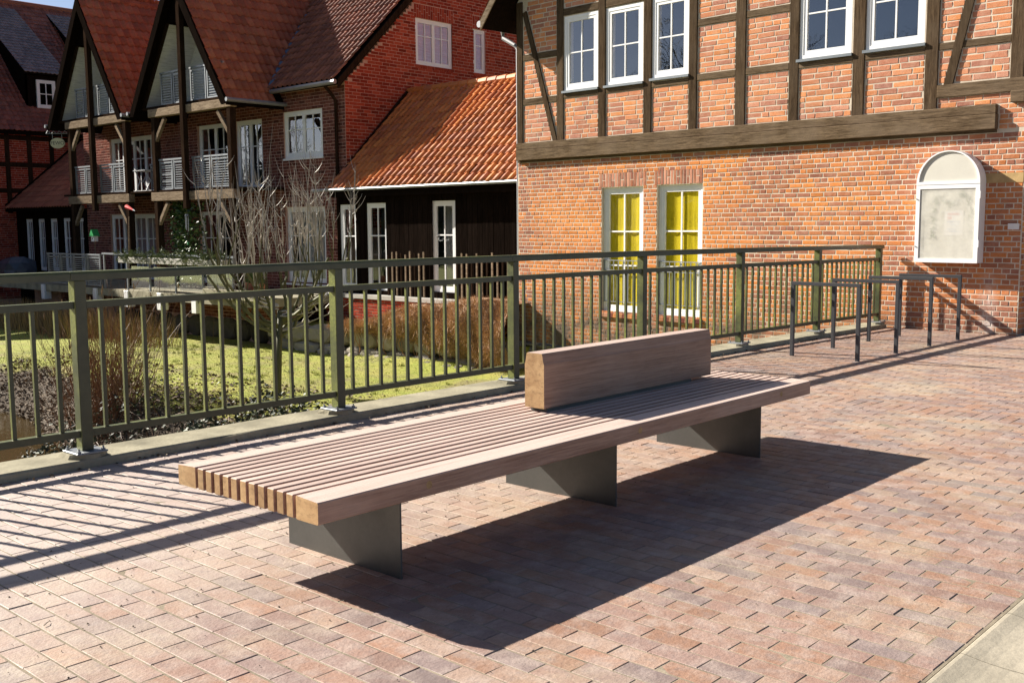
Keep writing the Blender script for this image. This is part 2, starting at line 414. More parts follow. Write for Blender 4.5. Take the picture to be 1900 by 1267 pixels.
def m_fog():
    k = Mat('misted glass')
    for n in list(k.n):
        if n != k.out: k.n.remove(n)
    tr = k.node('ShaderNodeBsdfTransparent'); df = k.node('ShaderNodeBsdfDiffuse'); df.inputs[0].default_value = (0.74, 0.72, 0.64, 1)
    gl = k.node('ShaderNodeBsdfGlossy'); gl.inputs['Roughness'].default_value = 0.08
    f = k.ramp(k.noise(3.0, 5, 0.6), [(0.3, 0.35), (0.62, 0.7)])
    m1 = k.node('ShaderNodeMixShader'); k.l.new(f, m1.inputs[0]); k.l.new(tr.outputs[0], m1.inputs[1]); k.l.new(df.outputs[0], m1.inputs[2])
    m2 = k.node('ShaderNodeMixShader'); m2.inputs[0].default_value = 0.05; k.l.new(m1.outputs[0], m2.inputs[1]); k.l.new(gl.outputs[0], m2.inputs[2])
    k.l.new(m2.outputs[0], k.out.inputs[0]); return k.m
FOG = m_fog()

def m_leaf(name, a, b, rough=0.5):
    k = Mat(name); t = k.tint()
    k.color(k.mix(t[0], a, b)); k.rough(rough); return k.m
LEAF_B = m_leaf('bramble leaf', (0.020, 0.026, 0.014), (0.075, 0.10, 0.04), 0.6)
LEAF_I = m_leaf('ivy leaf', (0.018, 0.045, 0.010), (0.09, 0.16, 0.03), 0.35)
LEAF_C = m_leaf('conifer sprig', (0.05, 0.075, 0.04), (0.16, 0.19, 0.10), 0.6)
LITTER = m_leaf('dead leaves', (0.06, 0.042, 0.026), (0.24, 0.17, 0.10), 0.8)
TWIG_R = m_leaf('red brown stem', (0.10, 0.045, 0.025), (0.30, 0.16, 0.075), 0.6)
TWIG_H = m_leaf('hedge twig', (0.20, 0.105, 0.055), (0.58, 0.38, 0.22), 0.8)
DRYG = m_leaf('dry stalk', (0.14, 0.085, 0.04), (0.40, 0.28, 0.13), 0.8)
BARK_L = m_leaf('green bark', (0.07, 0.07, 0.028), (0.16, 0.15, 0.05), 0.7)
BARK_U = m_leaf('pale twig bark', (0.26, 0.23, 0.19), (0.58, 0.53, 0.47), 0.5)
GRASS = m_leaf('grass blade', (0.17, 0.20, 0.02), (0.34, 0.345, 0.05), 0.8)
STONE = m_brick('field stone', [(0, (0.17, 0.155, 0.13)), (0.5, (0.30, 0.275, 0.235)), (1, (0.42, 0.38, 0.33))], dust=(0.20, 0.20, 0.08), dusty=0.35)
STONE_SHADE = m_brick('stone darkened for shade', [(0, (0.05, 0.045, 0.038)), (0.5, (0.09, 0.08, 0.068)), (1, (0.13, 0.12, 0.10))], dust=(0.05, 0.055, 0.02), dusty=0.4)  # field stone with the shade under the terrace put into its colour
RED = m_plain('red cloth', (0.70, 0.03, 0.03), 0.7, 0.1, 5)
BLUEPL = m_plain('blue grey sheet', (0.06, 0.075, 0.10), 0.4, 0.3, 3)
TERRA = m_plain('terracotta', (0.42, 0.17, 0.09), 0.8, 0.2, 6)
PAPER = m_plain('paper', (0.72, 0.70, 0.68), 0.7, 0.05, 4)
PRINT = m_plain('red print', (0.66, 0.42, 0.40), 0.7, 0.1, 4)
PRINTB = m_plain('blue print', (0.35, 0.42, 0.58), 0.7, 0.1, 4)
SIGNY = m_plain('cream sign', (0.62, 0.58, 0.36), 0.5, 0.1, 4)
BLACK = m_plain('black paint', (0.012, 0.012, 0.012), 0.5, 0.1, 4)
GREENP = m_plain('green paint', (0.02, 0.32, 0.09), 0.4, 0.1, 4)

def m_ground():
    k = Mat('lawn and bank')
    g = k.node('ShaderNodeNewGeometry'); s = k.node('ShaderNodeSeparateXYZ'); k.l.new(g.outputs['Position'], s.inputs[0])
    n1 = k.noise(1.2, 6, 0.65); n2 = k.noise(9, 5, 0.65); n3 = k.noise(60, 3, 0.7)
    gr = k.ramp(n2, [(0.3, (0.16, 0.19, 0.018)), (0.5, (0.235, 0.26, 0.026)), (0.72, (0.34, 0.33, 0.05))])
    gr = k.mix(k.ramp(n1, [(0.45, 0.0), (0.75, 0.8)]), gr, (0.33, 0.27, 0.07))
    gr = k.mix(k.math('MULTIPLY', k.ramp(k.noise(0.55, 6, 0.7), [(0.52, 0.0), (0.66, 1.0)]), 0.75), gr, (0.17, 0.13, 0.06))
    gr = k.mix(k.math('MULTIPLY', k.ramp(n3, [(0.5, 0.0), (0.75, 1.0)]), 0.35), gr, (0.10, 0.11, 0.015))
    soil = k.mix(k.ramp(n3, [(0.35, 0.0), (0.65, 1.0)]), (0.035, 0.024, 0.014), (0.09, 0.062, 0.036))
    h = k.math('ADD', s.outputs[2], k.math('MULTIPLY', k.math('SUBTRACT', n1, 0.5), 0.5))
    k.color(k.mix(k.ramp(k.math('ADD', h, 2.0), [(0.3, 0.0), (0.42, 1.0)]), soil, gr))
    k.rough(0.95); k.bump(n3, 0.35, 0.015); return k.m
GROUND = m_ground()
def m_water():
    k = Mat('stream water'); k.color((0.06, 0.042, 0.02)); k.rough(0.08)
    k.bump(k.noise(5, 3, 0.5), 0.15, 0.03); return k.m
WATER = m_water()

# ------------------------------------------------------------------ setting: ground sheet, stream, bridge deck
def sstep(a, b, x):
    t = min(1, max(0, (x - a) / (b - a))); return t * t * (3 - 2 * t)

def terrain(x, y):
    w = 0.35 * math.sin(y * 0.35) + 0.2 * math.sin(y * 0.9 + 1)
    z = -1.5
    d = sstep(9.9 + w, 7.4 + w, x) * sstep(-2.5, 0.3, x)
    z -= 1.3 * d
    z += 0.035 * math.sin(x * 1.1 + y * 0.6) * math.sin(y * 0.8 - x * 0.3)
    z += 0.25 * math.exp(-((x - 15.2) ** 2 / 0.6)) * sstep(9, 13, y) * (1 - sstep(17, 20, y)) * 0.6
    return z

def build_ground():
    fx = [-400, -200, -80, -40, -20, -10, -5] + [-3 + i * 0.4 for i in range(60)] + [22, 26, 32, 40, 60, 100, 200, 400]
    fy = [-400, -200, -80, -40, -20, -10, -4, 0] + [3 + i * 0.4 for i in range(90)] + [40, 44, 50, 60, 80, 120, 200, 400]
    mb = MB(); nx = len(fx)
    vs = [(x, y, terrain(x, y)) for y in fy for x in fx]
    fs = [(j*nx+i, j*nx+i+1, (j+1)*nx+i+1, (j+1)*nx+i) for j in range(len(fy)-1) for i in range(nx-1)]
    mb.add(vs, fs)
    tag(mb.build('ground', GROUND, smooth=True), kind='structure')
    mb = MB(); mb.quad((-3, -30, -2.35), (9.6, -30, -2.35), (9.6, 120, -2.35), (-3, 120, -2.35))
    tag(mb.build('stream', WATER), kind='structure')
build_ground()

KERB_Y0, KERB_Y1, KERB_Z = 6.20, 6.55, 0.052
PAVE_Y0 = 1.205
def build_deck():
    mb = MB()                                       # sand bed under the pavers, following the crown of the bridge
    xs = [-8 + i * 0.5 for i in range(87)]
    vs = []; fs = []
    for x in xs:
        z = crown(x) - 0.0020
        for y in (PAVE_Y0 - 0.01, KERB_Y0 + 0.02): vs.append((x, y, z))
        for y in (PAVE_Y0 - 0.01, KERB_Y0 + 0.02): vs.append((x, y, z - 0.5))
    for i in range(len(xs) - 1):
        a, b = i*4, (i+1)*4
        fs += [(a, b, b+1, a+1), (a+2, a+3, b+3, b+2), (a, a+2, b+2, b), (a+1, b+1, b+3, a+3)]
    mb.add(vs, fs)
    pave = tag(mb.build('pavement', SAND), kind='structure')
    # pavers: long side across the bridge, half-bond; one soldier band
    rng = random.Random(3)
    lst = []
    PX, PY = 0.1, 0.2
    i = 0; x = -1.0
    while x < 15.1:
        if abs(x - 8.2) < 0.04:                    # band of pavers turned a quarter
            y = PAVE_Y0
            while y < KERB_Y0 - 0.03:
                lst.append((x + 0.1, y + 0.05, 0.2, 0.1)); y += 0.1
            x += 0.2; continue
        off = 0.0 if i % 2 else 0.1
        y = PAVE_Y0
        if off: lst.append((x + 0.05, y + 0.05, 0.1, 0.1)); y += 0.1
        while y < KERB_Y0 - 0.02:
            L = min(PY, KERB_Y0 - 0.005 - y)
            if L > 0.05: lst.append((x + 0.05, y + L / 2, 0.1, L))
            y += PY
        x += 0.1; i += 1
    def geom(w, l, r):
        ga, gb = (0.0030, 0.0013) if l > w else (0.0013, 0.0030); a, b = w / 2 - ga - r.uniform(0, 0.0012), l / 2 - gb - r.uniform(0, 0.0009); c = 0.0022
        tx, ty = r.gauss(0, 0.006), r.gauss(0, 0.004); h = r.gauss(0, 0.0006)
        zz = lambda px, py: h + px * tx + py * ty
        vs = []
        for k, (ia, ib, dz) in enumerate(((0, 0, -0.03), (0, 0, -0.0022), (c, c, 0.0))):
            for sx, sy in ((-1, -1), (1, -1), (1, 1), (-1, 1)):
                px, py = sx * (a - ia), sy * (b - ib)
                vs.append((px + r.uniform(-0.0008, 0.0008), py + r.uniform(-0.0008, 0.0008), dz + zz(px, py)))
        fs = [(8, 9, 10, 11)]
        for o in (0, 4):
            for k in range(4): fs.append((o + k, o + (k+1) % 4, o + 4 + (k+1) % 4, o + 4 + k))
        return vs, fs
    def tintval(r):
        return (r.random(), r.random(), r.random())
    view = []; rest = []
    for p in lst:
        s = screen((p[0], p[1], crown(p[0])))
        if s and -20 < s[0] < 1920 and s[1] < 1290: view.append((s[2], p))
        elif s and s[1] < 1700: rest.append(p)
    view.sort()
    # pavers hidden by the bench seat are still built, in the joined part
    def hidden(p): return 2.6 < p[0] < 5.6 and 3.3 < p[1] < 4.2
    single = [p for _, p in view if not hidden(p)][:300]; sset = set(single)
    rest += [p for _, p in view if p not in sset]
    var = {}
    for p in single:
        key = (round(p[2], 2), round(p[3], 2))
        lv = var.setdefault(key, [])
        if len(lv) < 40:
            m2 = MB(); vs, fs = geom(p[2], p[3], rng); m2.add(vs, fs, tintval(rng))
            o = m2.build('paver', PAVER); lv.append(o.data)
        else:
            o = bpy.data.objects.new('paver', rng.choice(lv)); COL.objects.link(o)
            if rng.random() < 0.5: o.rotation_euler.z = math.pi
        o.parent = pave; o.location = (p[0], p[1], crown(p[0]))
    mb = MB()
    for p in rest:
        vs, fs = geom(p[2], p[3], rng); z = crown(p[0])
        mb.add([(a + p[0], b + p[1], c + z) for a, b, c in vs], fs, tintval(rng))
    tag(mb.build('paver_field', PAVER, pave), kind='stuff')

    # raised concrete edge beam that carries the railing
    mb = MB(); vs = []; fs = []
    xs = [-8 + i * 0.25 for i in range(93)]
    r = random.Random(5)
    prof = [(KERB_Y0, -0.25), (KERB_Y0, KERB_Z - 0.012), (KERB_Y0 + 0.012, KERB_Z), (KERB_Y1 - 0.02, KERB_Z + 0.004), (KERB_Y1, KERB_Z - 0.012), (KERB_Y1, -0.75), (KERB_Y1 - 0.3, -0.75)]
    for x in xs:
        for y, z in prof: vs.append((x, y + r.gauss(0, 0.0015), z + crown(x) + r.gauss(0, 0.0012)))
    n = len(prof)
    for i in range(len(xs) - 1):
        for k in range(n - 1): fs.append((i*n+k, (i+1)*n+k, (i+1)*n+k+1, i*n+k+1))
    mb.add(vs, fs)
    tag(mb.build('bridge_kerb', CONC), kind='structure')
    # bridge body below
    mb = MB(); mb.box(-8, 14.9, PAVE_Y0, KERB_Y1 - 0.3, -0.9, -0.51)
    tag(mb.build('bridge_slab', GREYC), kind='structure')

    # carriageway with its kerb stones at the lower right
    mb = MB()
    mb.box(-12, 40, -14, PAVE_Y0 - 0.36, -0.4, -0.018)
    road = tag(mb.build('road', ROADC), kind='structure')
    x = -0.9
    r = random.Random(9)
    while x < 15:
        L = 0.5
        m2 = MB(); vs = []; fs = []
        a, b = x + 0.003, x + L - 0.003
        pr = [(PAVE_Y0 - 0.012, -0.3), (PAVE_Y0 - 0.012, -0.003), (PAVE_Y0 - 0.017, 0.001), (PAVE_Y0 - 0.03, 0.002), (PAVE_Y0 - 0.05, -0.001), (PAVE_Y0 - 0.08, -0.006), (PAVE_Y0 - 0.12, -0.010), (PAVE_Y0 - 0.18, -0.013), (PAVE_Y0 - 0.36, -0.014), (PAVE_Y0 - 0.36, -0.3)]
        for xx in (a, b):
            for y, z in pr: vs.append((xx, y, z + crown(xx)))
        n = len(pr)
        for k in range(n - 1): fs.append((k, n + k, n + k + 1, k + 1))
        fs.append(tuple(range(n))); fs.append(tuple(range(2*n - 1, n - 1, -1)))
        m2.add(vs, fs)
        o = m2.build('kerb_stone', ROADC, road, smooth=False)
        x += L
    mb = MB()
    mb.box(15.05, 40, PAVE_Y0 - 0.36, 4.3, -0.4, -0.08)
    tag(mb.build('forecourt', GREYC), kind='structure')
build_deck()

# ------------------------------------------------------------------ wall, window and roof builders
def FX(X0): return lambda u, v, n: (X0 - n, u, v)      # a wall facing -X
def FY(Y0): return lambda u, v, n: (u, Y0 - n, v)      # a wall facing -Y

def fbox(mb, F, u0, u1, v0, v1, n0, n1, t=None):
    a, b = F(u0, v0, n0), F(u1, v1, n1)
    mb.box(a[0], b[0], a[1], b[1], a[2], b[2], t)

def slab_with_holes(mb, F, u0, u1, v0, v1, holes, n0, n1):
    us = sorted({u0, u1} | {min(max(h[i], u0), u1) for h in holes for i in (0, 1)})
    for a, b in zip(us, us[1:]):
        if b - a < 1e-4: continue
        mid = (a + b) / 2
        hs = sorted((h[2], h[3]) for h in holes if h[0] < mid < h[1])
        v = v0
        for lo, hi in hs:
            if lo > v: fbox(mb, F, a, b, v, lo, n0, n1)
            v = max(v, hi)
        if v < v1: fbox(mb, F, a, b, v, v1, n0, n1)

def brick_geom(w, h, r, rough=0.0012, c=0.005, back=0.012):
    """a brick face: u along its length, v up, n out"""
    vs = []
    dn = r.gauss(0, 0.0007)
    for ia, dz in ((0, -back), (0, -0.003), (c, 0.0)):
        for sx, sy in ((-1, -1), (1, -1), (1, 1), (-1, 1)):
            vs.append((sx * (w / 2 - ia) + r.gauss(0, rough), sy * (h / 2 - ia) + r.gauss(0, rough), dz + dn + r.gauss(0, rough * 0.5)))
    fs = [(8, 9, 10, 11)]
    for o in (0, 4):
        for k in range(4): fs.append((o + k, o + (k+1) % 4, o + 4 + (k+1) % 4, o + 4 + k))
    return vs, fs

def lay(u0, u1, v0, v1, course, length, bond, seed=0, holes=(), joint=0.011):
    """list of (uc, vc, w, h) bricks filling a rectangle"""
    r = random.Random(seed); out = []
    n = max(1, round((v1 - v0) / course)); ch = (v1 - v0) / n
    for j in range(n):
        vb = v0 + j * ch
        if bond == 'cross':
            L = length if j % 2 else length / 2
            off = (0.0, length * .25, 0.0, length * .75)[j % 4]
        elif bond == 'half':
            L = length; off = (j % 2) * length / 2
        else:
            L = length; off = r.random() * length
        u = u0 - off
        while u < u1 - 1e-4:
            l = L * (1 + r.uniform(-0.06, 0.06)) if bond != 'cross' else L * (1 + r.uniform(-0.03, 0.03))
            if bond == 'wild' and r.random() < 0.25: l *= 0.5
            a, b = max(u, u0), min(u + l, u1)
            u += l
            segs = [(a, b)]
            for h in holes:
                if h[2] < vb + ch * 0.5 < h[3]:
                    ns = []
                    for s in segs:
                        if h[1] <= s[0] or h[0] >= s[1]: ns.append(s)
                        else:
                            if h[0] > s[0]: ns.append((s[0], h[0]))
                            if h[1] < s[1]: ns.append((h[1], s[1]))
                    segs = ns
            for a2, b2 in segs:
                if b2 - a2 > 0.03: out.append(((a2 + b2) / 2, vb + ch / 2, b2 - a2 - joint, ch - joint))
    return out

def place_bricks(F, bricks, wall, mat, nmax=300, seed=1, n_off=0.0038, name='brick', tones=None, rough=0.0012):
    """the bricks that show largest become objects of their own under the wall; the others one part"""
    r = random.Random(seed)
    root = Vector((0, 0, 0)); p = wall
    while p is not None: root += p.location; p = p.parent
    sc = []
    for b in bricks:
        P = F(b[0], b[1], 0); s = screen(P)
        if s and -10 < s[0] < 1910 and -10 < s[1] < 1277: sc.append((s[2] / max(b[2], 0.05), b))
    sc.sort(); single = [b for _, b in sc[:nmax]]; ss = set(id(b) for b in single)
    o0 = Vector(F(0, 0, 0)); U = Vector(F(1, 0, 0)) - o0; V = Vector(F(0, 1, 0)) - o0; N = Vector(F(0, 0, 1)) - o0
    R3 = Matrix((U, V, N)).transposed().to_4x4()
    var = {}
    def tv(b):
        t0 = r.random()
        if tones: t0 = tones(b, t0, r)
        return (t0, r.random(), r.random())
    for b in single:
        key = (round(b[2], 2), round(b[3], 2)); lv = var.setdefault(key, [])
        if len(lv) < 30:
            m2 = MB(); vs, fs = brick_geom(b[2], b[3], r, rough); m2.add(vs, fs, tv(b))
            o = m2.build(name, mat); lv.append(o.data)
        else:
            o = bpy.data.objects.new(name, r.choice(lv)); COL.objects.link(o)
        o.parent = wall
        o.matrix_basis = Matrix.Translation(Vector(F(b[0], b[1], n_off)) - root) @ R3
    mb = MB()
    for b in bricks:
        if id(b) in ss: continue
        vs, fs = brick_geom(b[2], b[3], r, rough)
        mb.add([F(b[0] + u, b[1] + v, n_off + n) for u, v, n in vs], fs, tv(b))
    if mb.f:
        tag(mb.build(name + 'work', mat, wall), kind='stuff')

def make_window(root, F, u0, u1, v0, v1, sashes=1, rows=(0.5,), cols=2, fw=0.05, sw=0.045, recess=0.05, bar=0.022, sill=None, curtain=None, cd=0.12, cspan=None, fmat=None, name='window', label=None):
    """frame > panes, sill, curtain; n=0 is the wall face"""
    fm = fmat or WHITE
    mb = MB(); n0, n1 = -recess - 0.07, -recess
    def fr(a, b, c, d, na, nb): fbox(mb, F, a, b, c, d, na, nb)
    fr(u0, u0 + fw, v0, v1, n0, n1); fr(u1 - fw, u1, v0, v1, n0, n1)
    fr(u0 + fw, u1 - fw, v0, v0 + fw, n0, n1); fr(u0 + fw, u1 - fw, v1 - fw, v1, n0, n1)
    panes = []
    iw = (u1 - u0 - 2 * fw)
    cw = iw / sashes
    for s in range(sashes):
        a, b = u0 + fw + s * cw, u0 + fw + (s + 1) * cw
        c, d = v0 + fw, v1 - fw
        sn0, sn1 = n0 + 0.01, n0 + 0.062
        fr(a, a + sw, c, d, sn0, sn1); fr(b - sw, b, c, d, sn0, sn1)
        fr(a + sw, b - sw, c, c + sw * 1.3, sn0, sn1); fr(a + sw, b - sw, d - sw, d, sn0, sn1)
        a2, b2, c2, d2_ = a + sw, b - sw, c + sw * 1.3, d - sw
        vv = [c2] + [c2 + (d2_ - c2) * q for q in rows] + [d2_]
        uu = [a2 + (b2 - a2) * i / cols for i in range(cols + 1)]
        for q in vv[1:-1]: fr(a2, b2, q - bar / 2, q + bar / 2, n0 + .034, n0 + .055)
        for q in uu[1:-1]: fr(q - bar / 2, q + bar / 2, c2, d2_, n0 + .033, n0 + .057)
        for i in range(cols):
            for j in range(len(vv) - 1):
                panes.append((uu[i] + (bar / 2 if i else 0), uu[i+1] - (bar / 2 if i < cols - 1 else 0), vv[j] + (bar / 2 if j else 0), vv[j+1] - (bar / 2 if j < len(vv) - 2 else 0)))
    w = mb.build(name, fm, root)
    if label: w['label'] = label
    pn = n0 + 0.04
    for a, b, c, d in panes:
        q = [Vector(F(a, c, pn)), Vector(F(b, c, pn)), Vector(F(b, d, pn)), Vector(F(a, d, pn))]
        if (q[1] - q[0]).cross(q[2] - q[1]).dot(Vector(F(0, 0, 1)) - Vector(F(0, 0, 0))) < 0: q.reverse()
        m2 = MB(); m2.quad(*q); m2.build('pane', GLASS, w)
    if sill == 'metal':
        m2 = MB(); fbox(m2, F, u0 - 0.03, u1 + 0.03, v0 - 0.045, v0 - 0.004, -recess - 0.03, 0.06); m2.build('sill', SILLM, w)
    elif sill == 'white':
        m2 = MB(); fbox(m2, F, u0 - 0.02, u1 + 0.02, v0 - 0.05, v0 - 0.003, -recess - 0.03, 0.04); m2.build('sill', fm, w)
    if curtain:
        m2 = MB(); ca, cb = cspan or (u0 + fw, u1 - fw)
        nseg = 40; vs = []; r = random.Random(int(u0 * 100))
        ph = r.random() * 6
        for i in range(nseg + 1):
            u = ca + (cb - ca) * i / nseg
            k = n0 - cd + 0.003 * math.sin(u * 42 + ph) + 0.006 * math.sin(u * 17 + ph * 2)
            vs.append(F(u, v0 + fw * 0.5, k)); vs.append(F(u, v1 - fw * 0.5, k * 1.0))
        m2.add(vs, [(2*i, 2*i+2, 2*i+3, 2*i+1) for i in range(nseg)])
        m2.build('curtain', curtain, w, smooth=True)
    return w

def room(root, x0, x1, y0, y1, z0, z1):
    """unlit rooms behind the windows"""
    mb = MB(); mb.box(x0, x1, y0, y1, z0, z1); return mb.build('interior', DARK, root)

def tile_geom(w, l, r, seg=8, amp=0.042):
    """pantile: u across, s up the slope, n out"""
    vs = []; fs = []
    lift = 0.030
    tx = r.gauss(0, 0.004)
    for s, nn in ((-0.03, lift), (l, 0.004)):
        for k in range(seg + 1):
            q = k / seg
            hgt = amp * math.sin(math.pi * (q - .5) / .5) ** .8 if .5 < q < 1 else -.010 * math.sin(math.pi * min(q, .5) / .5)
            vs.append((w * 1.02 * (q - 0.5), s, nn + hgt + tx * (q - 0.5)))
    for k in range(seg + 1):
        a = vs[k]; vs.append((a[0], a[1] + 0.002, a[2] - 0.026))
    n = seg + 1
    for k in range(seg):
        fs.append((k, k+1, n+k+1, n+k)); fs.append((2*n+k, 2*n+k+1, k+1, k))
    return vs, fs

def tile_roof(roof, origin, U, S, ulen, slen, mat, keep=None, tw=0.205, tl=0.30, nmax=300, seed=1, seg=8, amp=0.042):
    r = random.Random(seed)
    origin, U, S = Vector(origin), Vector(U).normalized(), Vector(S).normalized(); N = U.cross(S).normalized()
    if N.z < 0: N = -N
    root = Vector((0, 0, 0)); p = roof
    while p is not None: root += p.location; p = p.parent
    nu, ns = int(ulen / tw), int(math.ceil(slen / tl))
    tiles = []
    for j in range(ns):
        for i in range(nu):
            P = origin + U * ((i + 0.5) * tw) + S * (j * tl)
            if keep and not keep(P + S * tl / 2): continue
            tiles.append(P)
    sc = []
    for P in tiles:
        s = screen(P)
        if s and -10 < s[0] < 1910 and -10 < s[1] < 1277: sc.append((s[2], tiles.index(P) if False else id(P), P))
    sc.sort(key=lambda q: q[0]); single = [q[2] for q in sc[:nmax]]; ss = set(id(P) for P in single)
    R3 = Matrix((U, S, N)).transposed().to_4x4(); lv = []
    for P in single:
        if len(lv) < 24:
            m2 = MB(); vs, fs = tile_geom(tw, tl, r, seg, amp); m2.add(vs, fs); o = m2.build('tile', mat)
            o.data.polygons.foreach_set('use_smooth', [i % 2 == 0 for i in range(len(fs))]); lv.append(o.data)
        else:
            o = bpy.data.objects.new('tile', r.choice(lv)); COL.objects.link(o)
        o.parent = roof
        jit = U * r.gauss(0, 0.003) + S * r.gauss(0, 0.004)
        o.matrix_basis = Matrix.Translation(P + jit - root) @ R3
    mb = MB()
    for P in tiles:
        if id(P) in ss: continue
        vs, fs = tile_geom(tw, tl, r, seg, amp); jit = U * r.gauss(0, 0.003) + S * r.gauss(0, 0.004)
        mb.add([tuple(P + jit + U * a + S * b + N * c) for a, b, c in vs], fs)
    if mb.f: tag(mb.build('tile_field', mat, roof, smooth=False), kind='stuff')

# ------------------------------------------------------------------ the half-timbered brick house on the right
def right_house():
    X0 = 15.05; F = FX(X0)
    Y0, Y1 = 4.44, 13.50
    H = thing('half_timbered_house', (X0, 5.3, -1.5), 'orange brick house with half-timbered upper floor and yellow-curtained windows', 'house')
    ywins = [(10.53, 11.44, -0.14, 2.12), (9.33, 10.24, -0.14, 2.13)]
    lint = [(10.47, 11.50, 2.12, 2.375), (9.33, 10.30, 2.13, 2.395)]
    uw = [(11.53, 12.32, 3.93, 5.27), (10.55, 11.35, 3.93, 5.27), (9.63, 10.36, 3.95, 5.27), (6.84, 7.66, 3.95, 5.27), (5.79, 6.63, 3.96, 5.27)]
    # mortared core of the lower and the upper wall
    mb = MB(); slab_with_holes(mb, F, Y0, Y1, -1.6, 2.70, ywins, -0.30, 0.0)
    wl = mb.build('lower_wall', MORTAR, H)
    mb = MB(); slab_with_holes(mb, F, Y0, Y1, 2.70, 5.7, uw, -0.25, 0.0)
    ridge_y = (Y0 + Y1) / 2
    mb.poly_prism([F(Y0, 5.7, -0.25), F(Y1, 5.7, -0.25), F(ridge_y, 11.2, -0.25)], (-0.25, 0, 0))
    wu = mb.build('upper_wall', MORTAR, H)
    # bricks of the ground floor
    holes = ywins + lint
    br = lay(Y0 + 0.005, Y1 - 0.005, -0.84, 2.655, 0.0728, 0.218, 'cross', 11, holes, .014)
    for (a, b, c, d) in lint:                       # soldier arches over the windows
        n = 15; w = (b - a) / n
        for i in range(n):
            if i % 3 == 1:
                br.append((a + (i + .5) * w, c + (d - c) * .25, w - .011, (d - c) / 2 - .012)); br.append((a + (i + .5) * w, c + (d - c) * .75, w - .011, (d - c) / 2 - .012))
            else: br.append((a + (i + .5) * w, (c + d) / 2, w - .011, d - c - .012))
    def tones(b, t, r):
        # an old repair of darker bricks runs up the wall, and darker bricks edge the corner
        if b[3] > .09: return r.choice((0.02, 0.08, 0.15, 1.0, 1.0))
        if 7.6 < b[0] < 8.55 + 0.3 * math.sin(b[1] * 9) and r.random() < 0.75: return r.uniform(0.0, 0.28)
        if b[0] > 13.2 and r.random() < 0.7: return r.uniform(0.0, 0.2)
        if b[0] < 4.9 and r.random() < 0.5: return r.uniform(0.05, 0.35)
        if b[1] > 2.1 and r.random() < 0.35: return r.uniform(0.0, 0.4)
        w = .5 + .5 * math.sin(b[0] * 1.7 + 1.3 * math.sin(b[1] * 2.1)) * math.sin(b[1] * 2.9 + b[0] * .8)
        base = .22 + .5 * w + .3 * (t - .5)
        if b[0] < 6.6: base -= .16 * min(1, (6.6 - b[0]) / 1.2)
        if b[1] < .35 and b[0] < 6.3: base -= .15
        return min(.95, max(.05, base))
    place_bricks(F, br, wl, BRICK_O, 300, 21, tones=tones, rough=0.0016)
    # sloping brick sills
    for (a, b, c, d) in ywins:
        n = 9; w = (b - a + .06) / n
        for i in range(n):
            m2 = MB(); u = a - .03 + i * w
            m2.poly_prism([F(u + .005, c - .10, .0), F(u + .005, c - .085, .055), F(u + .005, c - .015, .05), F(u + .005, c, -.08), F(u + .005, c - .1, -.08)], Vector(F(w - .01, 0, 0)) - Vector(F(0, 0, 0)))
            m2.build('sill_brick', BRICK_D if i % 3 == 0 else BRICK_O, wl)
    # stone plinth
    r = random.Random(4); u = 10.2
    while u < Y1 - .05:
        w = min(r.uniform(.3, .55), Y1 - u); v = -1.55
        while v < -0.86:
            h = min(r.uniform(.22, .36), -0.84 - v)
            if h > .06: rock(MB(), F(u + w / 2, v + h / 2, -0.04), (.12, w / 2 - .008, h / 2 - .008), r).build('plinth_stone', STONE, wl)
            v += h
        u += w
    # timber frame
    posts = [(13.35, 13.50), (12.335, 12.49), (11.36, 11.515), (10.37, 10.53), (9.465, 9.62), (8.57, 8.745), (7.665, 7.82), (6.635, 6.81), (5.595, 5.77), (4.50, 4.665)]
    PR = 0.022
    def tim(name, a, b, c, d, n1=PR, mat=TIMB_V):
        m2 = MB(); q0, q1 = F(a, c, -.10), F(b, d, n1 + RND.uniform(0, .003))
        m2.cbox(min(q0[0], q1[0]), max(q0[0], q1[0]), min(q0[1], q1[1]), max(q0[1], q1[1]), c, d, 0.006)
        return m2.build(name, mat, H)
    for i, (a, b) in enumerate(posts):
        tim('timber_post', a, b, 3.03 if i < 9 else 3.20, 5.7)
    for i in range(9):
        b, a = posts[i][0], posts[i+1][1]
        rails = []
        if i == 0: rails = [(4.59, 4.705), (3.755, 3.87)]
        elif i in (1, 2, 3): rails = [(3.795, 3.885), (5.29, 5.42)]
        elif i in (4, 5): rails = [(3.82, 3.925), (4.70, 4.81), (5.5, 5.6)]
        elif i in (6, 7): rails = [(3.815, 3.905), (5.29, 5.42)]
        elif i == 8: rails = [(3.83, 3.925), (4.75, 4.86)]
        rr = sorted(rails)
        for c, d in rr: tim('timber_rail', a + .002, b - .002, c, d, PR - .006, TIMB_H)
        # brick infill of the panels
        v = 3.03 if i < 8 else 3.36
        cells = []
        for c, d in rr + [(5.7, 5.7)]:
            if c - v > .1:
                win = [w for w in uw if w[0] > a - .1 and w[1] < b + .1 and w[2] < (v + c) / 2 < w[3]]
                if not win: cells.append((v, c))
            v = d
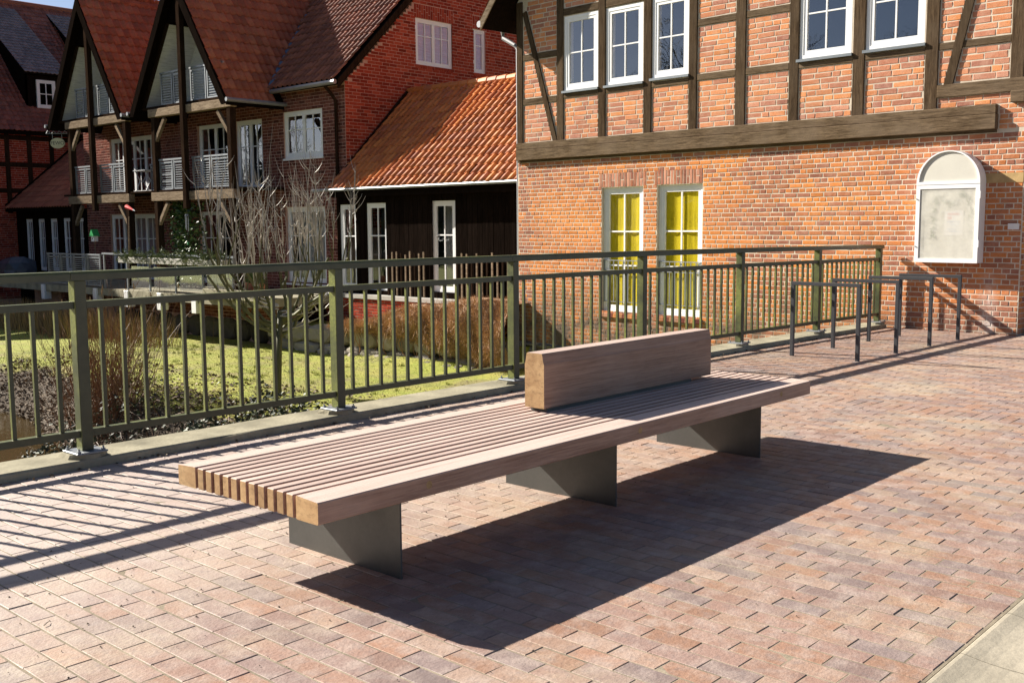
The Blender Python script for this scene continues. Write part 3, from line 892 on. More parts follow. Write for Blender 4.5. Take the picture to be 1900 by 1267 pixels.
        for c, d in cells:
            brs = lay(a + .012, b - .012, c + .012, d - .012, 0.085, 0.285, 'wild', int(c * 100) + i, joint=0.016)
            if i == 0 or i == 8:
                if i == 0: p0, p1 = (13.26, 5.38), (12.53, 3.03)
                else: p0, p1 = (5.20, 4.46), (5.44, 3.36)
                out = []
                for q in brs:
                    t = (q[1] - p0[1]) / (p1[1] - p0[1]); uc = p0[0] + (p1[0] - p0[0]) * t
                    lo, hi = q[0] - q[2] / 2, q[0] + q[2] / 2; g0, g1 = uc - .075, uc + .075
                    if hi < g0 or lo > g1: out.append(q); continue
                    if g0 - lo > .04: out.append(((lo + g0) / 2, q[1], g0 - lo, q[3]))
                    if hi - g1 > .04: out.append(((hi + g1) / 2, q[1], hi - g1, q[3]))
                brs = out
            PANEL.extend(brs)
    # braces
    m2 = MB(); m2.beam(F(13.29, 5.5, .0), F(12.53, 3.02, .0), .10, .06, up=(1, 0, 0)); m2.build('timber_brace', TIMB_V, H)
    m2 = MB(); m2.beam(F(5.06, 5.1, .0), F(5.45, 3.34, .0), .115, .06, up=(1, 0, 0)); m2.build('timber_brace', TIMB_V, H)
    # sill beams: weathered upper sill on a thick projecting bressummer
    tim('sill_beam', 4.80, 13.48, 2.905, 3.03, .075, TIMB_H)
    tim('bressummer', 4.79, 13.46, 2.70, 2.90, .10, TIMB_H)
    tim('sill_beam', 4.47, 5.593, 3.18, 3.355, .03, TIMB_H)
    tim('timber_corbel', 4.45, 4.62, 3.03, 3.18, .10, TIMB_H)
    br = lay(4.45, 5.58, 3.035, 3.175, 0.072, 0.22, 'half', 77)
    br += lay(4.45, 4.78, 2.70, 3.03, 0.0728, 0.218, 'cross', 78)
    PANEL.extend(br)
    m2 = MB(); fbox(m2, F, 4.80, 13.48, 2.66, 2.698, 0, .03); m2.build('ledge', TIMB_H, H)
    place_bricks(F, PANEL, wu, BRICK_P, 300, 31, rough=0.0024)
    # sandstone block near the corner
    m2 = MB(); fbox(m2, F, 4.445, 5.0, 1.985, 2.115, 0, .010); m2.build('sandstone_block', SANDST, H)
    # windows
    for (a, b, c, d) in uw:
        make_window(H, F, a + .004, b - .004, c, d, 1, (0.5,), 2, .055, .05, -0.0, .022, 'metal', None)
    for (a, b, c, d) in ywins:
        w = make_window(H, F, a + .004, b - .004, c, d, 1, (0.36, 0.665), 2, .065, .055, .055, .026, None, YELLOW, -0.018, label='white window with yellow curtain')
        m2 = MB()                                   # low guard of thin galvanised bars
        F2 = F
        fbox(m2, F2, a + .02, b - .02, .80, .815, -.05, -.035); fbox(m2, F2, a + .02, b - .02, .62, .635, -.05, -.035); fbox(m2, F2, a + .02, b - .02, .05, .062, -.05, -.035)
        n = 8
        for i in range(n + 1):
            u = a + .03 + (b - a - .06) * i / n
            fbox(m2, F2, u - .006, u + .006, .05, .81, -.048, -.037)
        m2.build('window_guard', GALV, w)
    room(H, X0 + .7, X0 + 6, Y0 + .4, Y1 - .4, -1, 5.6)
    # side and back walls
    m2 = MB(); m2.box(X0 + .30, X0 + 9, Y0, Y0 + .3, -1.6, 5.7); m2.box(X0 + .30, X0 + 9, Y1 - .3, Y1, -1.6, 5.7); m2.box(X0 + 8.7, X0 + 9, Y0 + .3, Y1 - .3, -1.6, 5.7)
    sw = m2.build('side_wall', MORTAR, H)
    Fs = FY(Y0); br = lay(X0 + .01, X0 + 8.98, -.2, 5.6, .0728, .218, 'cross', 91)
    place_bricks(Fs, br, sw, BRICK_O, 0, 92)
    # roof with overhanging verge
    ez, ey0, ey1 = 5.22, Y0 - .42, Y1 + .42
    sl = 1.28
    ry = ridge_y; rz = ez + sl * (ey1 - ry)
    m2 = MB(); xf, xb = X0 - .52, X0 + 9.4
    th = Vector((0, 0, .16))
    m2.poly_prism([(xf, ey1, ez), (xf, ry, rz), (xb, ry, rz), (xb, ey1, ez)], th)
    m2.poly_prism([(xf, ey0, ez), (xf, ry, rz), (xb, ry, rz), (xb, ey0, ez)], th)
    rf = m2.build('roof', DARKW, H)
    m2 = MB(); S = Vector((0, -(ey1 - ry), rz - ez)).normalized()
    m2.poly_prism([(xf - .025, ey1 + .02, ez - .03), (xf - .025, ry, rz - .03), (xf - .025, ry, rz + .17), (xf - .025, ey1 + .02, ez + .17)], (.022, 0, 0))
    m2.build('verge_board', BALCG, rf)
    tile_roof(rf, (xf, ey1 + .04, ez + .19), (1, 0, 0), S, xb - xf, 7.0, TILE_M, None, nmax=0, seed=3)
    m2 = MB(); m2.tube([(xf, ey1 + .08, ez + .10), (xb, ey1 + .08, ez + .10)], .065, 10); m2.build('gutter', ZINC, rf)
    m2 = MB(); m2.tube([(X0 + .1, ey1 + .06, ez + .05), (X0 + .1, ey1 + .05, ez - .10), (X0 + .1, Y1 + .15, ez - .28), (X0 + .1, Y1 + .07, ez - .36), (X0 + .1, Y1 + .07, -1.4)], .045, 8); m2.build('downpipe', ZINC, rf)
    H.rotation_euler.z = -HOUSE_YAW; H.scale.y = 1.05      # the house stands a few degrees off square to the bridge
    return H
PANEL = []
HOUSE_YAW = math.radians(3.3)

# rounded field stone
_ico = None
def rock(mb, c, half, r):
    global _ico
    if _ico is None:
        import bmesh
        bm = bmesh.new(); bmesh.ops.create_icosphere(bm, subdivisions=2, radius=1.0)
        bm.verts.ensure_lookup_table()
        _ico = ([tuple(v.co) for v in bm.verts], [tuple(v.index for v in f.verts) for f in bm.faces]); bm.free()
    vs = []
    ph = [r.uniform(0, 6.28) for _ in range(3)]
    for x, y, z in _ico[0]:
        m = max(abs(x), abs(y), abs(z)); k = (1 / m) ** 0.72
        n = 1 + 0.05 * math.sin(3.1 * x + ph[0]) + 0.05 * math.sin(4.3 * y + ph[1]) + 0.05 * math.sin(3.7 * z + ph[2]) + r.gauss(0, .012)
        vs.append((c[0] + x * k * half[0] * n, c[1] + y * k * half[1] * n, c[2] + z * k * half[2] * n))
    mb.add(vs, _ico[1]); return mb
right_house()

# ------------------------------------------------------------------ railing on the bridge edge
RAIL_Y, RAIL_X0 = 6.31, 2.985
def railing():
    R = thing('bridge_railing', (RAIL_X0, RAIL_Y, KERB_Z), 'long olive green metal railing along the bridge edge', 'railing')
    px = [RAIL_X0 - 4.0, RAIL_X0 - 2.0] + [RAIL_X0 + 2 * i for i in range(7)]
    px[-1] = 14.93
    rr = random.Random(12)
    def P(x, y, z): return (x, y, z + crown(x))
    for i, x in enumerate(px):
        zc = crown(x)
        mb = MB(); mb.cbox(x - .0375, x + .0375, RAIL_Y - .04, RAIL_Y + .04, .094 + zc, 1.1495 + zc, .004)
        post = mb.build('post', RAILM, R)
        mb = MB(); mb.cbox(x - .10, x + .10, RAIL_Y - .10, RAIL_Y + .10, .081 + zc, .0935 + zc, .003); mb.build('base_plate', GALV, post)
        mb = MB(); vs = []; n = 14            # rough mortar pad under the plate
        for ring, (g, z) in enumerate(((.128, KERB_Z - .004), (.112, .080))):
            for k in range(n):
                q = 2 * math.pi * (k + .5) / n; m = max(abs(math.cos(q)), abs(math.sin(q)))
                d = min(g / m + rr.uniform(-.006, .012) * (1 - ring * .6), (RAIL_Y - KERB_Y0 + .0) if math.sin(q) < -.5 else 9)
                vs.append((x + d * math.cos(q), RAIL_Y + d * math.sin(q) * .98, z + zc))
        mb.add(vs, [tuple(range(n, 2*n))] + [(k, (k+1) % n, n + (k+1) % n, n + k) for k in range(n)]); mb.build('mortar_pad', CONC, post)
        for sx in (-1, 1):
            for sy in (-1, 1):
                bx, by = x + sx * .078, RAIL_Y + sy * .078
                mb = MB(); mb.tube([(bx, by, .0935 + zc), (bx, by, .104 + zc)], .013, 6); mb.tube([(bx, by, .104 + zc), (bx, by, .118 + zc)], .006, 6); mb.build('bolt', GALV, post)
    for i in range(len(px) - 1):
        a, b = px[i], px[i+1]
        e = .0375
        mb = MB(); mb.beam(P(a + e, RAIL_Y, 1.000), P(b - e, RAIL_Y, 1.000), .05, .044); mb.build('middle_rail', RAILM, R)
        mb = MB(); mb.beam(P(a + e, RAIL_Y, .200), P(b - e, RAIL_Y, .200), .05, .044); mb.build('bottom_rail', RAILM, R)
        n = 13; st = (b - a) / (n + 1)
        for k in range(1, n + 1):
            x = a + st * k; zc = crown(x)
            mb = MB(); mb.cbox(x - .0125, x + .0125, RAIL_Y - .0125, RAIL_Y + .0125, .2215 + zc, .9785 + zc, .002)
            mb.build('baluster', RAILM, R)
    # the handrail is laid in lengths that butt just before a post
    cuts = [px[0] - .1, RAIL_X0 - .06, RAIL_X0 + 3.94, RAIL_X0 + 7.94, 15.0]
    for a, b in zip(cuts, cuts[1:]):
        mb = MB(); n = max(1, int((b - a) / .5)); vs = []; fs = []
        prof = [(-.05, 1.150), (-.05, 1.190), (-.042, 1.205), (.042, 1.205), (.05, 1.190), (.05, 1.150)]
        m = len(prof)
        for k in range(n + 1):
            x = a + .0015 + (b - a - .003) * k / n
            for y, z in prof: vs.append(P(x, RAIL_Y + y, z))
        for k in range(n):
            for j in range(m): fs.append((k*m+j, k*m+(j+1) % m, (k+1)*m+(j+1) % m, (k+1)*m+j))
        fs.append(tuple(range(m))); fs.append(tuple(n*m+j for j in range(m))[::-1])
        mb.add(vs, fs); mb.build('handrail', RAILM, R)
railing()

# ------------------------------------------------------------------ bench
def bench():
    X0, X1, Y1, Y0 = 2.346, 6.333, 4.094, 3.110
    B = thing('slatted_bench', ((X0 + X1) / 2, (Y0 + Y1) / 2, 0), 'long low hardwood slat bench with short backrest on three dark steel plates', 'bench')
    p = (Y1 - Y0) / 15.85; wide = .136; nar = .045; zt, zb = .453, .360
    def wideslat(a, b, slope_front):
        mb = MB(); dz = .007
        za, zb2 = (zt - dz, zt) if slope_front else (zt, zt - dz)
        c = .004
        prof = [(a + c, zb), (b - c, zb), (b, zb + c), (b, zb2 - c), (b - c, zb2), (a + c, za), (a, za - c), (a, zb + c)]
        vs = [(X0, y, z) for y, z in prof] + [(X1, y, z) for y, z in prof]; n = 8
        fs = [tuple(range(n)), tuple(range(2*n - 1, n - 1, -1))] + [(i, n + i, n + (i+1) % n, (i+1) % n) for i in range(n)]
        mb.add(vs, fs, None, [1, 1] + [0] * n)
        return mb.build('slat', [BENCHW, ENDG], B)
    fs_ = wideslat(Y0, Y0 + wide, True); wideslat(Y1 - wide, Y1, False)
    gap = ((Y1 - Y0) - 2 * wide - 11 * nar) / 12
    y = Y0 + wide + gap
    for i in range(11):
        mb = MB(); mb.cbox(X0 + RND.uniform(-.001, .001), X1, y, y + nar, zb + RND.uniform(0, .001), zt - RND.uniform(0, .0012), .003, None, 1)
        mb.build('slat', [BENCHW, ENDG], B); y += nar + gap
    legs = [X0 + .5, X0 + 2.005, X0 + 3.525]
    for x in legs:
        mb = MB(); mb.cbox(x - .005, x + .005, 3.21, 3.992, 0.0 + crown(x) - .003, zb - .012, .0015); mb.build('leg_plate', STEEL, B)
        mb = MB(); mb.box(x - .04, x + .04, 3.16, 4.04, zb - .012, zb - .001); mb.build('bearer', STEEL, B)
        mb = MB(); vs = []
        for k in range(16):
            a = 2 * math.pi * k / 16; vs.append((x + .07 + .017 * math.cos(a), Y0 - .0012, .408 + .017 * math.sin(a)))
        mb.add(vs, [tuple(range(16))]); mb.build('plug', ENDG, fs_)
    # backrest
    ya, yb, za, zb3 = 3.657, 3.795, .474, .776
    xa, xb = 4.293, 6.0
    prof = [(ya + .002, za), (yb - .002, za), (yb, za + .002), (yb, .715), (yb - .004, .722), (yb - .014, zb3 - .003), (yb - .017, zb3), (ya + .017, zb3), (ya + .014, zb3 - .003), (ya + .004, .724), (ya, .715), (ya, za + .002)]
    n = len(prof); mb = MB()
    vs = [(xa, y, z) for y, z in prof] + [(xb, y, z) for y, z in prof]
    fs = [tuple(range(n)), tuple(range(2*n - 1, n - 1, -1))] + [(i, n + i, n + (i+1) % n, (i+1) % n) for i in range(n)]
    mb.add(vs, fs, None, [1, 1] + [0] * n)
    bk = mb.build('backrest', [BENCHW, ENDG], B)
    mb = MB(); mb.box(4.33, 5.78, 3.668, 3.784, zt - .004, za - .0005); mb.build('backrest_base', STEEL, bk)
bench()

# ------------------------------------------------------------------ bicycle stands
def racks():
    pos = [10.86, 11.90, 12.925, 13.90]
    labs = ['bicycle stand nearest the bench, dark square tube hoop', 'second bicycle stand from the bench, dark square tube hoop', 'third bicycle stand from the bench, dark square tube hoop', 'bicycle stand nearest the brick wall under the display case']
    t = .02
    first = None
    for x, lab in zip(pos, labs):
        z0 = crown(x)
        if first is None:
            R = thing('bike_rack', (x, 5.18, z0), lab, 'bike rack', 'bicycle stands by the brick house')
            for y in (4.795, 5.565):
                mb = MB(); mb.cbox(x - t, x + t, y - t, y + t, z0 - .002, z0 + .80, .003); mb.build('leg', RACKM, R)
            mb = MB(); mb.cbox(x - t, x + t, 4.795 - t, 5.565 + t, z0 + .8005, z0 + .84, .003); mb.build('top_bar', RACKM, R)
            first = R
        else:
            c = copy_tree(first); c.location = (x, 5.18, z0); c['label'] = lab
racks()

# ------------------------------------------------------------------ arched display case on the wall
def display_case():
    X0 = 15.05; F = FX(X0); D = 0.20
    T = thing('display_case', (X0 - .02, 5.39, .9), 'white arched notice case with misted glass on the brick wall', 'display case')
    a, b, c, zr = 4.885, 5.765, .905, 2.0; cy = (a + b) / 2; R = (b - a) / 2
    def arch(rr, z0, n=24): return [(cy + rr * math.cos(math.pi * i / n), z0 + rr * math.sin(math.pi * i / n)) for i in range(n + 1)]
    outer = [(a, c)] + [(b, c)] + arch(R, zr)
    mb = MB(); n0 = .006
    mb.poly_prism([F(u, v, n0) for u, v in outer], (-(D - n0 - .02), 0, 0)); body = mb.build('cabinet', WHITE, T)
    # front frame
    def ring(o, i, na, nb, name, mat):
        m2 = MB(); n = len(o)
        vs = [F(u, v, nb) for u, v in o] + [F(u, v, nb) for u, v in i] + [F(u, v, na) for u, v in o] + [F(u, v, na) for u, v in i]
        fs = []
        for k in range(n):
            q = (k + 1) % n
            fs += [(k, q, n+q, n+k), (2*n+k, 2*n+q, q, k), (n+k, n+q, 3*n+q, 3*n+k)]
        m2.add(vs, fs); return m2.build(name, mat, T)
    fw = .035
    io = [(a, zr - .02), (b, zr - .02)] + arch(R, zr); ii = [(a + fw, zr + .02), (b - fw, zr + .02)] + arch(R - fw, zr + .02)
    ring(io, ii, D - .025, D + .012, 'arch_frame', WHITE)
    m2 = MB(); pts = ii; m2.poly_prism([F(u, v, D - .012) for u, v in pts], (-.004, 0, 0)); m2.build('arch_panel', CREAM, T)
    do = [(a, c), (b, c), (b, zr - .024), (a, zr - .024)]; dfw = .055
    di = [(a + dfw, c + dfw), (b - dfw, c + dfw), (b - dfw, zr - .024 - dfw), (a + dfw, zr - .024 - dfw)]
    d = ring(do, di, D - .018, D + .008, 'door_frame', WHITE)
    m2 = MB(); fbox(m2, F, a + dfw, b - dfw, c + dfw, zr - .08, D - .019, D - .0185); m2.build('back_panel', CREAM, T)
    m2 = MB(); m2.quad(*[F(u, v, D - .001) for u, v in di]); m2.build('pane', FOG, d)
    for z in (1.12, 1.78):
        m2 = MB(); fbox(m2, F, a - .012, a + .006, z, z + .1, D - .02, D + .016); m2.build('hinge', WHITE, d)
        m2 = MB(); fbox(m2, F, b - .018, b - .006, z, z + .012, D + .008, D + .02); m2.build('lock', SILLM, d)
    # paper pinned inside with a little print, and a leafy garland round it
    m2 = MB(); fbox(m2, F, 5.10, 5.36, 1.28, 1.62, D - .016, D - .0145); nt = m2.build('notice', PAPER, T)
    m2 = MB(); fbox(m2, F, 5.16, 5.32, 1.56, 1.585, D - .0143, D - .0138); fbox(m2, F, 5.26, 5.32, 1.50, 1.54, D - .0143, D - .0138); m2.build('print', PRINT, nt)
    m2 = MB()
    for i in range(5): fbox(m2, F, 5.14, 5.32 - .03 * (i % 3), 1.46 - i * .033, 1.475 - i * .033, D - .0143, D - .0138)
    m2.build('print', PRINTB, nt)
    r = random.Random(8); m2 = MB()
    path = [(u - .07, v) for u, v in [(5.60, 1.22), (5.58, 1.45), (5.57, 1.70), (5.53, 1.83), (5.46, 1.77), (5.36, 1.71), (5.27, 1.74), (5.20, 1.84), (5.12, 1.80), (5.06, 1.62), (5.07, 1.45), (5.06, 1.24)]]
    for i in range(len(path) - 1):
        for k in range(26):
            t = r.random(); u = path[i][0] * (1 - t) + path[i+1][0] * t + r.gauss(0, .018); v = path[i][1] * (1 - t) + path[i+1][1] * t + r.gauss(0, .018)
            s = r.uniform(.01, .022); q = r.uniform(0, 6.28)
            m2.quad(*[F(u + s * math.cos(q + j * 1.57) * (1 if j % 2 else .5), v + s * math.sin(q + j * 1.57) * (1 if j % 2 else .5), D - .012 + r.uniform(0, .008)) for j in range(4)])
    m2.build('garland', LEAF_I, T)
    T.rotation_euler.z = -HOUSE_YAW
display_case()
m_ = MB(); m_.box(14.975, 14.998, 4.43, 4.57, 1.36, 1.44)
tag(m_.build('house_number_plate', PAPER), 'small pale plate on the brick corner beside the display case', 'plate')

# ------------------------------------------------------------------ low annex with the sunlit tiled roof
def board_wall(root, F, u0, u1, v0, v1, holes, bw=0.15, mat=None, name='board'):
    mb = MB(); slab_with_holes(mb, F, u0, u1, v0, v1, holes, -.2, 0)
    wall = mb.build('wall', DARKW, root)
    u = u0; r = random.Random(int(u0 * 10))
    while u < u1 - .02:
        w = min(bw, u1 - u)
        mid = u + w / 2
        segs = []; v = v0
        for h in sorted([h for h in holes if h[0] - .02 < mid < h[1] + .02], key=lambda h: h[2]):
            if h[2] > v + .02: segs.append((v, h[2]))
            v = max(v, h[3])
        if v < v1 - .02: segs.append((v, v1))
        for a, b in segs:
            m2 = MB(); fbox(m2, F, u + .004, u + w - .004, a + .002, b - .002, .001, .02 + r.uniform(0, .008)); m2.build(name, mat or DARKW, wall)
        u += w
    return wall

def annex():
    X0 = 16.7; F = FX(X0); Y0, Y1 = 13.55, 20.93
    A = thing('timber_annex', (X0, 17.2, -1.5), 'low dark timber annex with sunlit orange pantile roof beside the half-timbered house', 'building')
    wins = [(20.25, 20.90, -.10, 1.98), (19.12, 19.88, -.10, 2.0), (16.82, 17.58, -.06, 2.01)]
    board_wall(A, F, Y0, Y1, -.2, 2.3, wins, .16)
    for a, b, c, d in wins:
        make_window(A, F, a, b, c, d, 1, (.64,), 2, .07, .05, .02, .03, None, CURT if a < 18 else None, .3)
    room(A, X0 + 1.2, X0 + 4, Y0 + .2, Y1 - .2, -.3, 2.3)
    # brick base with a pale coping
    Xb = 16.45; Fb = FX(Xb)
    mb = MB(); mb.box(Xb, X0 + .1, Y0, Y1 + .3, -1.6, -.30); base = mb.build('base_wall', MORTAR, A)
    place_bricks(Fb, lay(Y0, Y1 + .3, -1.1, -.31, .0735, .22, 'half', 5), base, BRICK_R, 220, 6)
    mb = MB(); mb.box(Xb - .06, X0 + .02, Y0, Y1 + .3, -.298, -.205); mb.build('coping', GREYC, A)
    # roof
    ex, ez, rx, rz = 16.36, 2.36, 19.10, 4.90
    yl, yr = Y1 - .02, 12.9
    mb = MB()
    mb.poly_prism([(ex, yr, ez), (ex, yl, ez), (rx, yl, rz), (rx, yr, rz)], (0, 0, -.12))
    mb.poly_prism([(rx + 2.7, yr, ez), (rx + 2.7, yl, ez), (rx, yl, rz), (rx, yr, rz)], (0, 0, -.12))
    mb.box(ex + .05, X0 + .05, Y0, Y1, 2.16, 2.25)
    rf = mb.build('roof', DARKW, A)
    S = Vector((rx - ex, 0, rz - ez)); L = S.length
    tile_roof(rf, (ex - .03, yl, ez + .02), (0, -1, 0), S, yl - 13.3, L - .05, TILE_A, None, nmax=300, seed=11)
    r = random.Random(2); y = yl
    while y > 13.4:
        m2 = MB(); m2.tube([(rx, y, rz + .05), (rx, y - .33, rz + .055)], [.10, .115], 8); m2.build('ridge_tile', TILE_A, rf); y -= .32
    m2 = MB(); m2.tube([(ex - .05, Y1 + .55, ez - .03), (ex - .05, 13.52, ez + .0)], .04, 8); m2.build('gutter', GALV, rf)
    m2 = MB(); m2.poly_prism([(ex + .1, yl - .005, ez + .14), (rx, yl - .005, rz + .16), (rx, yl - .005, rz + .02), (ex + .1, yl - .005, ez)], (0, -.06, 0)); m2.build('verge_flashing', BALCW, rf)
    # thin weathered pickets in front of the wall
    for k in range(34):
        y = 19.0 - k * .155
        if 16.7 < y < 17.7: continue
        m2 = MB(); h = RND.uniform(.72, .86); m2.cbox(16.60, 16.625, y, y + .05, -.2, h, .004); m2.build('picket', BALCG if k % 3 else BALCW, A)
annex()

# ------------------------------------------------------------------ house with the two balcony gables
def slatted_panel(root, X, y0, y1, z0, z1, slats=11, split=2, mat=None):
    """balcony railing panel: top rail, frame posts and thin horizontal slats"""
    mb = MB(); d = .02
    mb.box(X - .03, X + .03, y0, y1, z1 - .045, z1)
    p = mb.build('balcony_railing', GALV, root)
    w = (y1 - y0) / split
    for s in range(split):
        a, b = y0 + s * w + .03, y0 + (s + 1) * w - .03
        m2 = MB(); m2.box(X - d, X + d, a, a + .04, z0, z1 - .047); m2.box(X - d, X + d, b - .04, b, z0, z1 - .047); m2.box(X - d, X + d, a + .042, b - .042, z1 - .12, z1 - .085); m2.box(X - d, X + d, a + .042, b - .042, z0, z0 + .035)
        m2.build('panel_frame', GALV, p)
        for k in range(slats):
            z = z0 + .06 + (z1 - z0 - .2) * k / (slats - 1)
            m2 = MB(); m2.box(X - .008, X + .008, a + .045, b - .045, z, z + .022); m2.build('slat', mat or GALV, p)
    return p

def gabled_house():
    X0 = 17.0; F = FX(X0); Ym = 20.97; Yl = 34.9
    H = thing('gabled_house', (X0, 28.0, -1.5), 'red brick house with steep tiled roofs and two timber balcony gables', 'house')
    # facade towards the garden
    wins = [(30.2, 33.1, 2.46, 4.30), (26.1, 27.8, 2.46, 4.40), (24.55, 25.85, 2.46, 4.38), (30.3, 33.3, -.2, 1.86), (26.2, 27.85, -.2, 1.92), (21.9, 23.56, 3.24, 4.46), (21.88, 23.58, -.06, 1.96)]
    mb = MB(); slab_with_holes(mb, F, Ym + .351, Yl, -1.6, 5.0, wins, -.35, 0); fac = mb.build('facade_wall', MORTAR_R, H)
    br = lay(Ym + .005, Yl, -1.1, 4.95, .083, .25, 'half', 15, wins)
    place_bricks(F, br, fac, BRICK_D, 300, 16)
    for i, (a, b, c, d) in enumerate(wins):
        big = b - a > 2
        make_window(H, F, a, b, c, d, 4 if big else 2, (.64,) if d - c > 1.5 else (.62,), 2, .07, .06, .06 if i != 5 else .03, .028, 'white' if i >= 5 else None, CURT if i in (3, 6) else None, .25)
    room(H, X0 + .9, X0 + 7, Ym + .5, Yl - .4, -1, 4.9)
    # gable wall towards the bridge
    FG = FY(Ym); rx, rz = 22.0, 9.85
    gw = [(19.43, 20.78, 5.69, 6.91), (21.64, 22.10, 5.69, 6.90)]
    mb = MB(); slab_with_holes(mb, FG, X0, 27.0, -1.6, 5.0, [], -.35, 0)
    # upper gable: strips that follow the slope, with the window openings left out
    x = X0
    while x < 27.0 - 1e-6:
        xm = x + .05; zt = 5.0 + (rz - 5.0) * (1 - abs(xm - rx) / 5.0)
        segs = [(5.0, zt)]
        for h in gw:
            if h[0] < xm < h[1]:
                segs = [(5.0, h[2]), (h[3], zt)]
        for a, b in segs:
            if b > a: fbox(mb, FG, x, x + .1, a, b, -.35, 0)
        x += .1
    gwall = mb.build('gable_wall', MORTAR_R, H)
    lint = [(h[0] - .05, h[1] + .05, h[3], h[3] + .36) for h in gw]
    br = [q for q in lay(X0, 27.0, 1.4, 9.6, .083, .25, 'half', 17, gw + lint) if q[1] + q[3] / 2 < 5.0 + (rz - 5.0) * (1 - abs(q[0] - rx) / 5.0) - .02]
    for a, b, c, d in lint:
        n = int((b - a) / .085); w = (b - a) / n
        for i in range(n):
            k = (.33, .67, .5)[i % 3]
            br.append((a + (i + .5) * w, c + (d - c) * k / 2, w - .01, (d - c) * k - .012)); br.append((a + (i + .5) * w, c + (d - c) * (1 + k) / 2, w - .01, (d - c) * (1 - k) - .012))
    for h in gw:
        n = int((h[1] - h[0] + .06) / .085); w = (h[1] - h[0] + .06) / n
        for i in range(n): br.append((h[0] - .03 + (i + .5) * w, h[2] - .05, w - .01, .085))
    place_bricks(FG, br, gwall, BRICK_R, 300, 18)
    make_window(H, FG, *gw[0], 2, (.66,), 2, .06, .05, .03, .026, None, BLIND_REFLECT, -.012)  # both gable windows: orange sheet behind the glass imitates the reflected annex roof
    make_window(H, FG, *gw[1], 1, (.66,), 1, .06, .05, .03, .026, None, BLIND_REFLECT, -.012)
    mb = MB(); mb.box(X0 + .36, 27.0, Yl - .3, Yl, -1.6, 5.0); mb.box(26.7, 27, Ym + .36, Yl - .31, -1.6, 5.0); mb.build('rear_wall', MORTAR_R, H)
    # main roof
    ex, ez = 16.72, 4.93; sl = (rz - 5.0) / 5.0 * 1.0
    zr = ez + sl * (rx - ex) + .18
    yv = Ym - .06
    mb = MB(); th = (0, 0, -.14)
    mb.poly_prism([(ex, yv, ez + .12), (ex, Yl, ez + .12), (rx, Yl, zr), (rx, yv, zr)], th)
    mb.poly_prism([(27.3, yv, ez + .12), (27.3, Yl, ez + .12), (rx, Yl, zr), (rx, yv, zr)], th)
    rf = mb.build('main_roof', DARKW, H)
    S = Vector((rx - ex, 0, zr - ez - .12)); 
    G = [(23.62, 28.25), (29.0, 33.5)]; gz0, gzr = 4.86, 8.32
    def under_gable(P):
        for a, b in G:
            m = (a + b) / 2
            zg = gzr - abs(P.y - m) * (gzr - gz0) / ((b - a) / 2)
            if P.z < zg + .02 and a - .3 < P.y < b + .3: return True
        return False
    tile_roof(rf, (ex - .04, Yl, ez + .14), (0, -1, 0), S, Yl - yv, S.length, TILE_M, lambda P: not under_gable(P), nmax=300, seed=19)
    m2 = MB(); m2.poly_prism([(ex, yv - .012, ez + .12), (rx, yv - .012, zr), (rx, yv - .012, zr - .22), (ex, yv - .012, ez - .1)], (0, -.03, 0)); m2.build('verge_board', BALCW, rf)
    m2 = MB(); m2.tube([(ex - .07, yv, ez + .06), (ex - .07, 23.6, ez + .04)], .06, 8); m2.build('gutter', ZINC, rf)
    m2 = MB(); m2.tube([(ex - .05, 21.35, ez), (ex + .12, 21.3, ez - .2), (X0 - .07, 21.25, ez - .35), (X0 - .07, 21.25, -1.2)], .045, 8); m2.build('downpipe', BALCW, rf)
    # balcony gables
    Xg = 15.5; xv = 15.22
    for gi, (a, b) in enumerate(G):
        m = (a + b) / 2; hw = (b - a) / 2; k = (gzr - gz0) / hw
        xe = 16.72 + (gzr - ez) / sl + .3
        gr = MB()
        for s, e in ((1, b), (-1, a)):
            gr.poly_prism([(xv, e + s * .12, gz0 - k * .12), (xv, m, gzr), (xe, m, gzr), (xe, e + s * .12, gz0 - k * .12)], (0, 0, -.16))
        g = gr.build('gable_roof', DARKW, H)
        for s, e in ((1, b), (-1, a)):
            # right-hand slopes face the bridge, left-hand ones the garden
            Sv = Vector((0, m - e - s * .12, gzr - gz0 + k * .12))
            def keep(P, m=m):
                return P.z > 4.93 + (P.x - 16.72) * sl - .05
            if s < 0: tile_roof(g, (xv, e + s * .14, gz0 - k * .14 + .03), (1, 0, 0), Sv, xe - xv, Sv.length, TILE_G, keep, nmax=300, seed=30 + gi, tw=.215, tl=.33)
            else: tile_roof(g, (xe, e + s * .14, gz0 - k * .14 + .03), (-1, 0, 0), Sv, xe - xv, Sv.length, TILE_G, keep, nmax=0, seed=33 + gi, tw=.215, tl=.33)
            m2 = MB(); q = e + s * .16
            m2.poly_prism([(xv - .02, q, gz0 - k * .16 - .06), (xv - .02, m, gzr + .0), (xv - .02, m, gzr - .42), (xv - .02, q - s * .24, gz0 - k * .16 - .08)], (.03, 0, 0)); m2.build('bargeboard', DARKW, g)
            m2 = MB(); m2.tube([(xv - .05, e + s * .2, gz0 - k * .14), (17.0, e + s * .2, gz0 - k * .14)], .055, 8); m2.build('gutter', GALV, g)
            m2 = MB(); 
        yy = 0
        x = xv
        while x < xe - .4:
            m2 = MB(); m2.tube([(x, m, gzr + .03), (x + .34, m, gzr + .035)], [.10, .115], 8); m2.build('ridge_tile', TILE_G, g); x += .33
        # lead valley between the gable slope and the main roof
        if gi == 0:
            m2 = MB(); p0 = Vector((16.70, a + .02, 5.06)); p1 = Vector((16.70 + (gzr - ez) / sl, m + .1, gzr + .13))
            m2.beam(p0, p1, .20, .09); m2.build('valley', LEAD, g)
        # white lined loggia in the roof: back wall, soffits, dark boarding near the apex
        xb = 16.55; ztop = 6.95
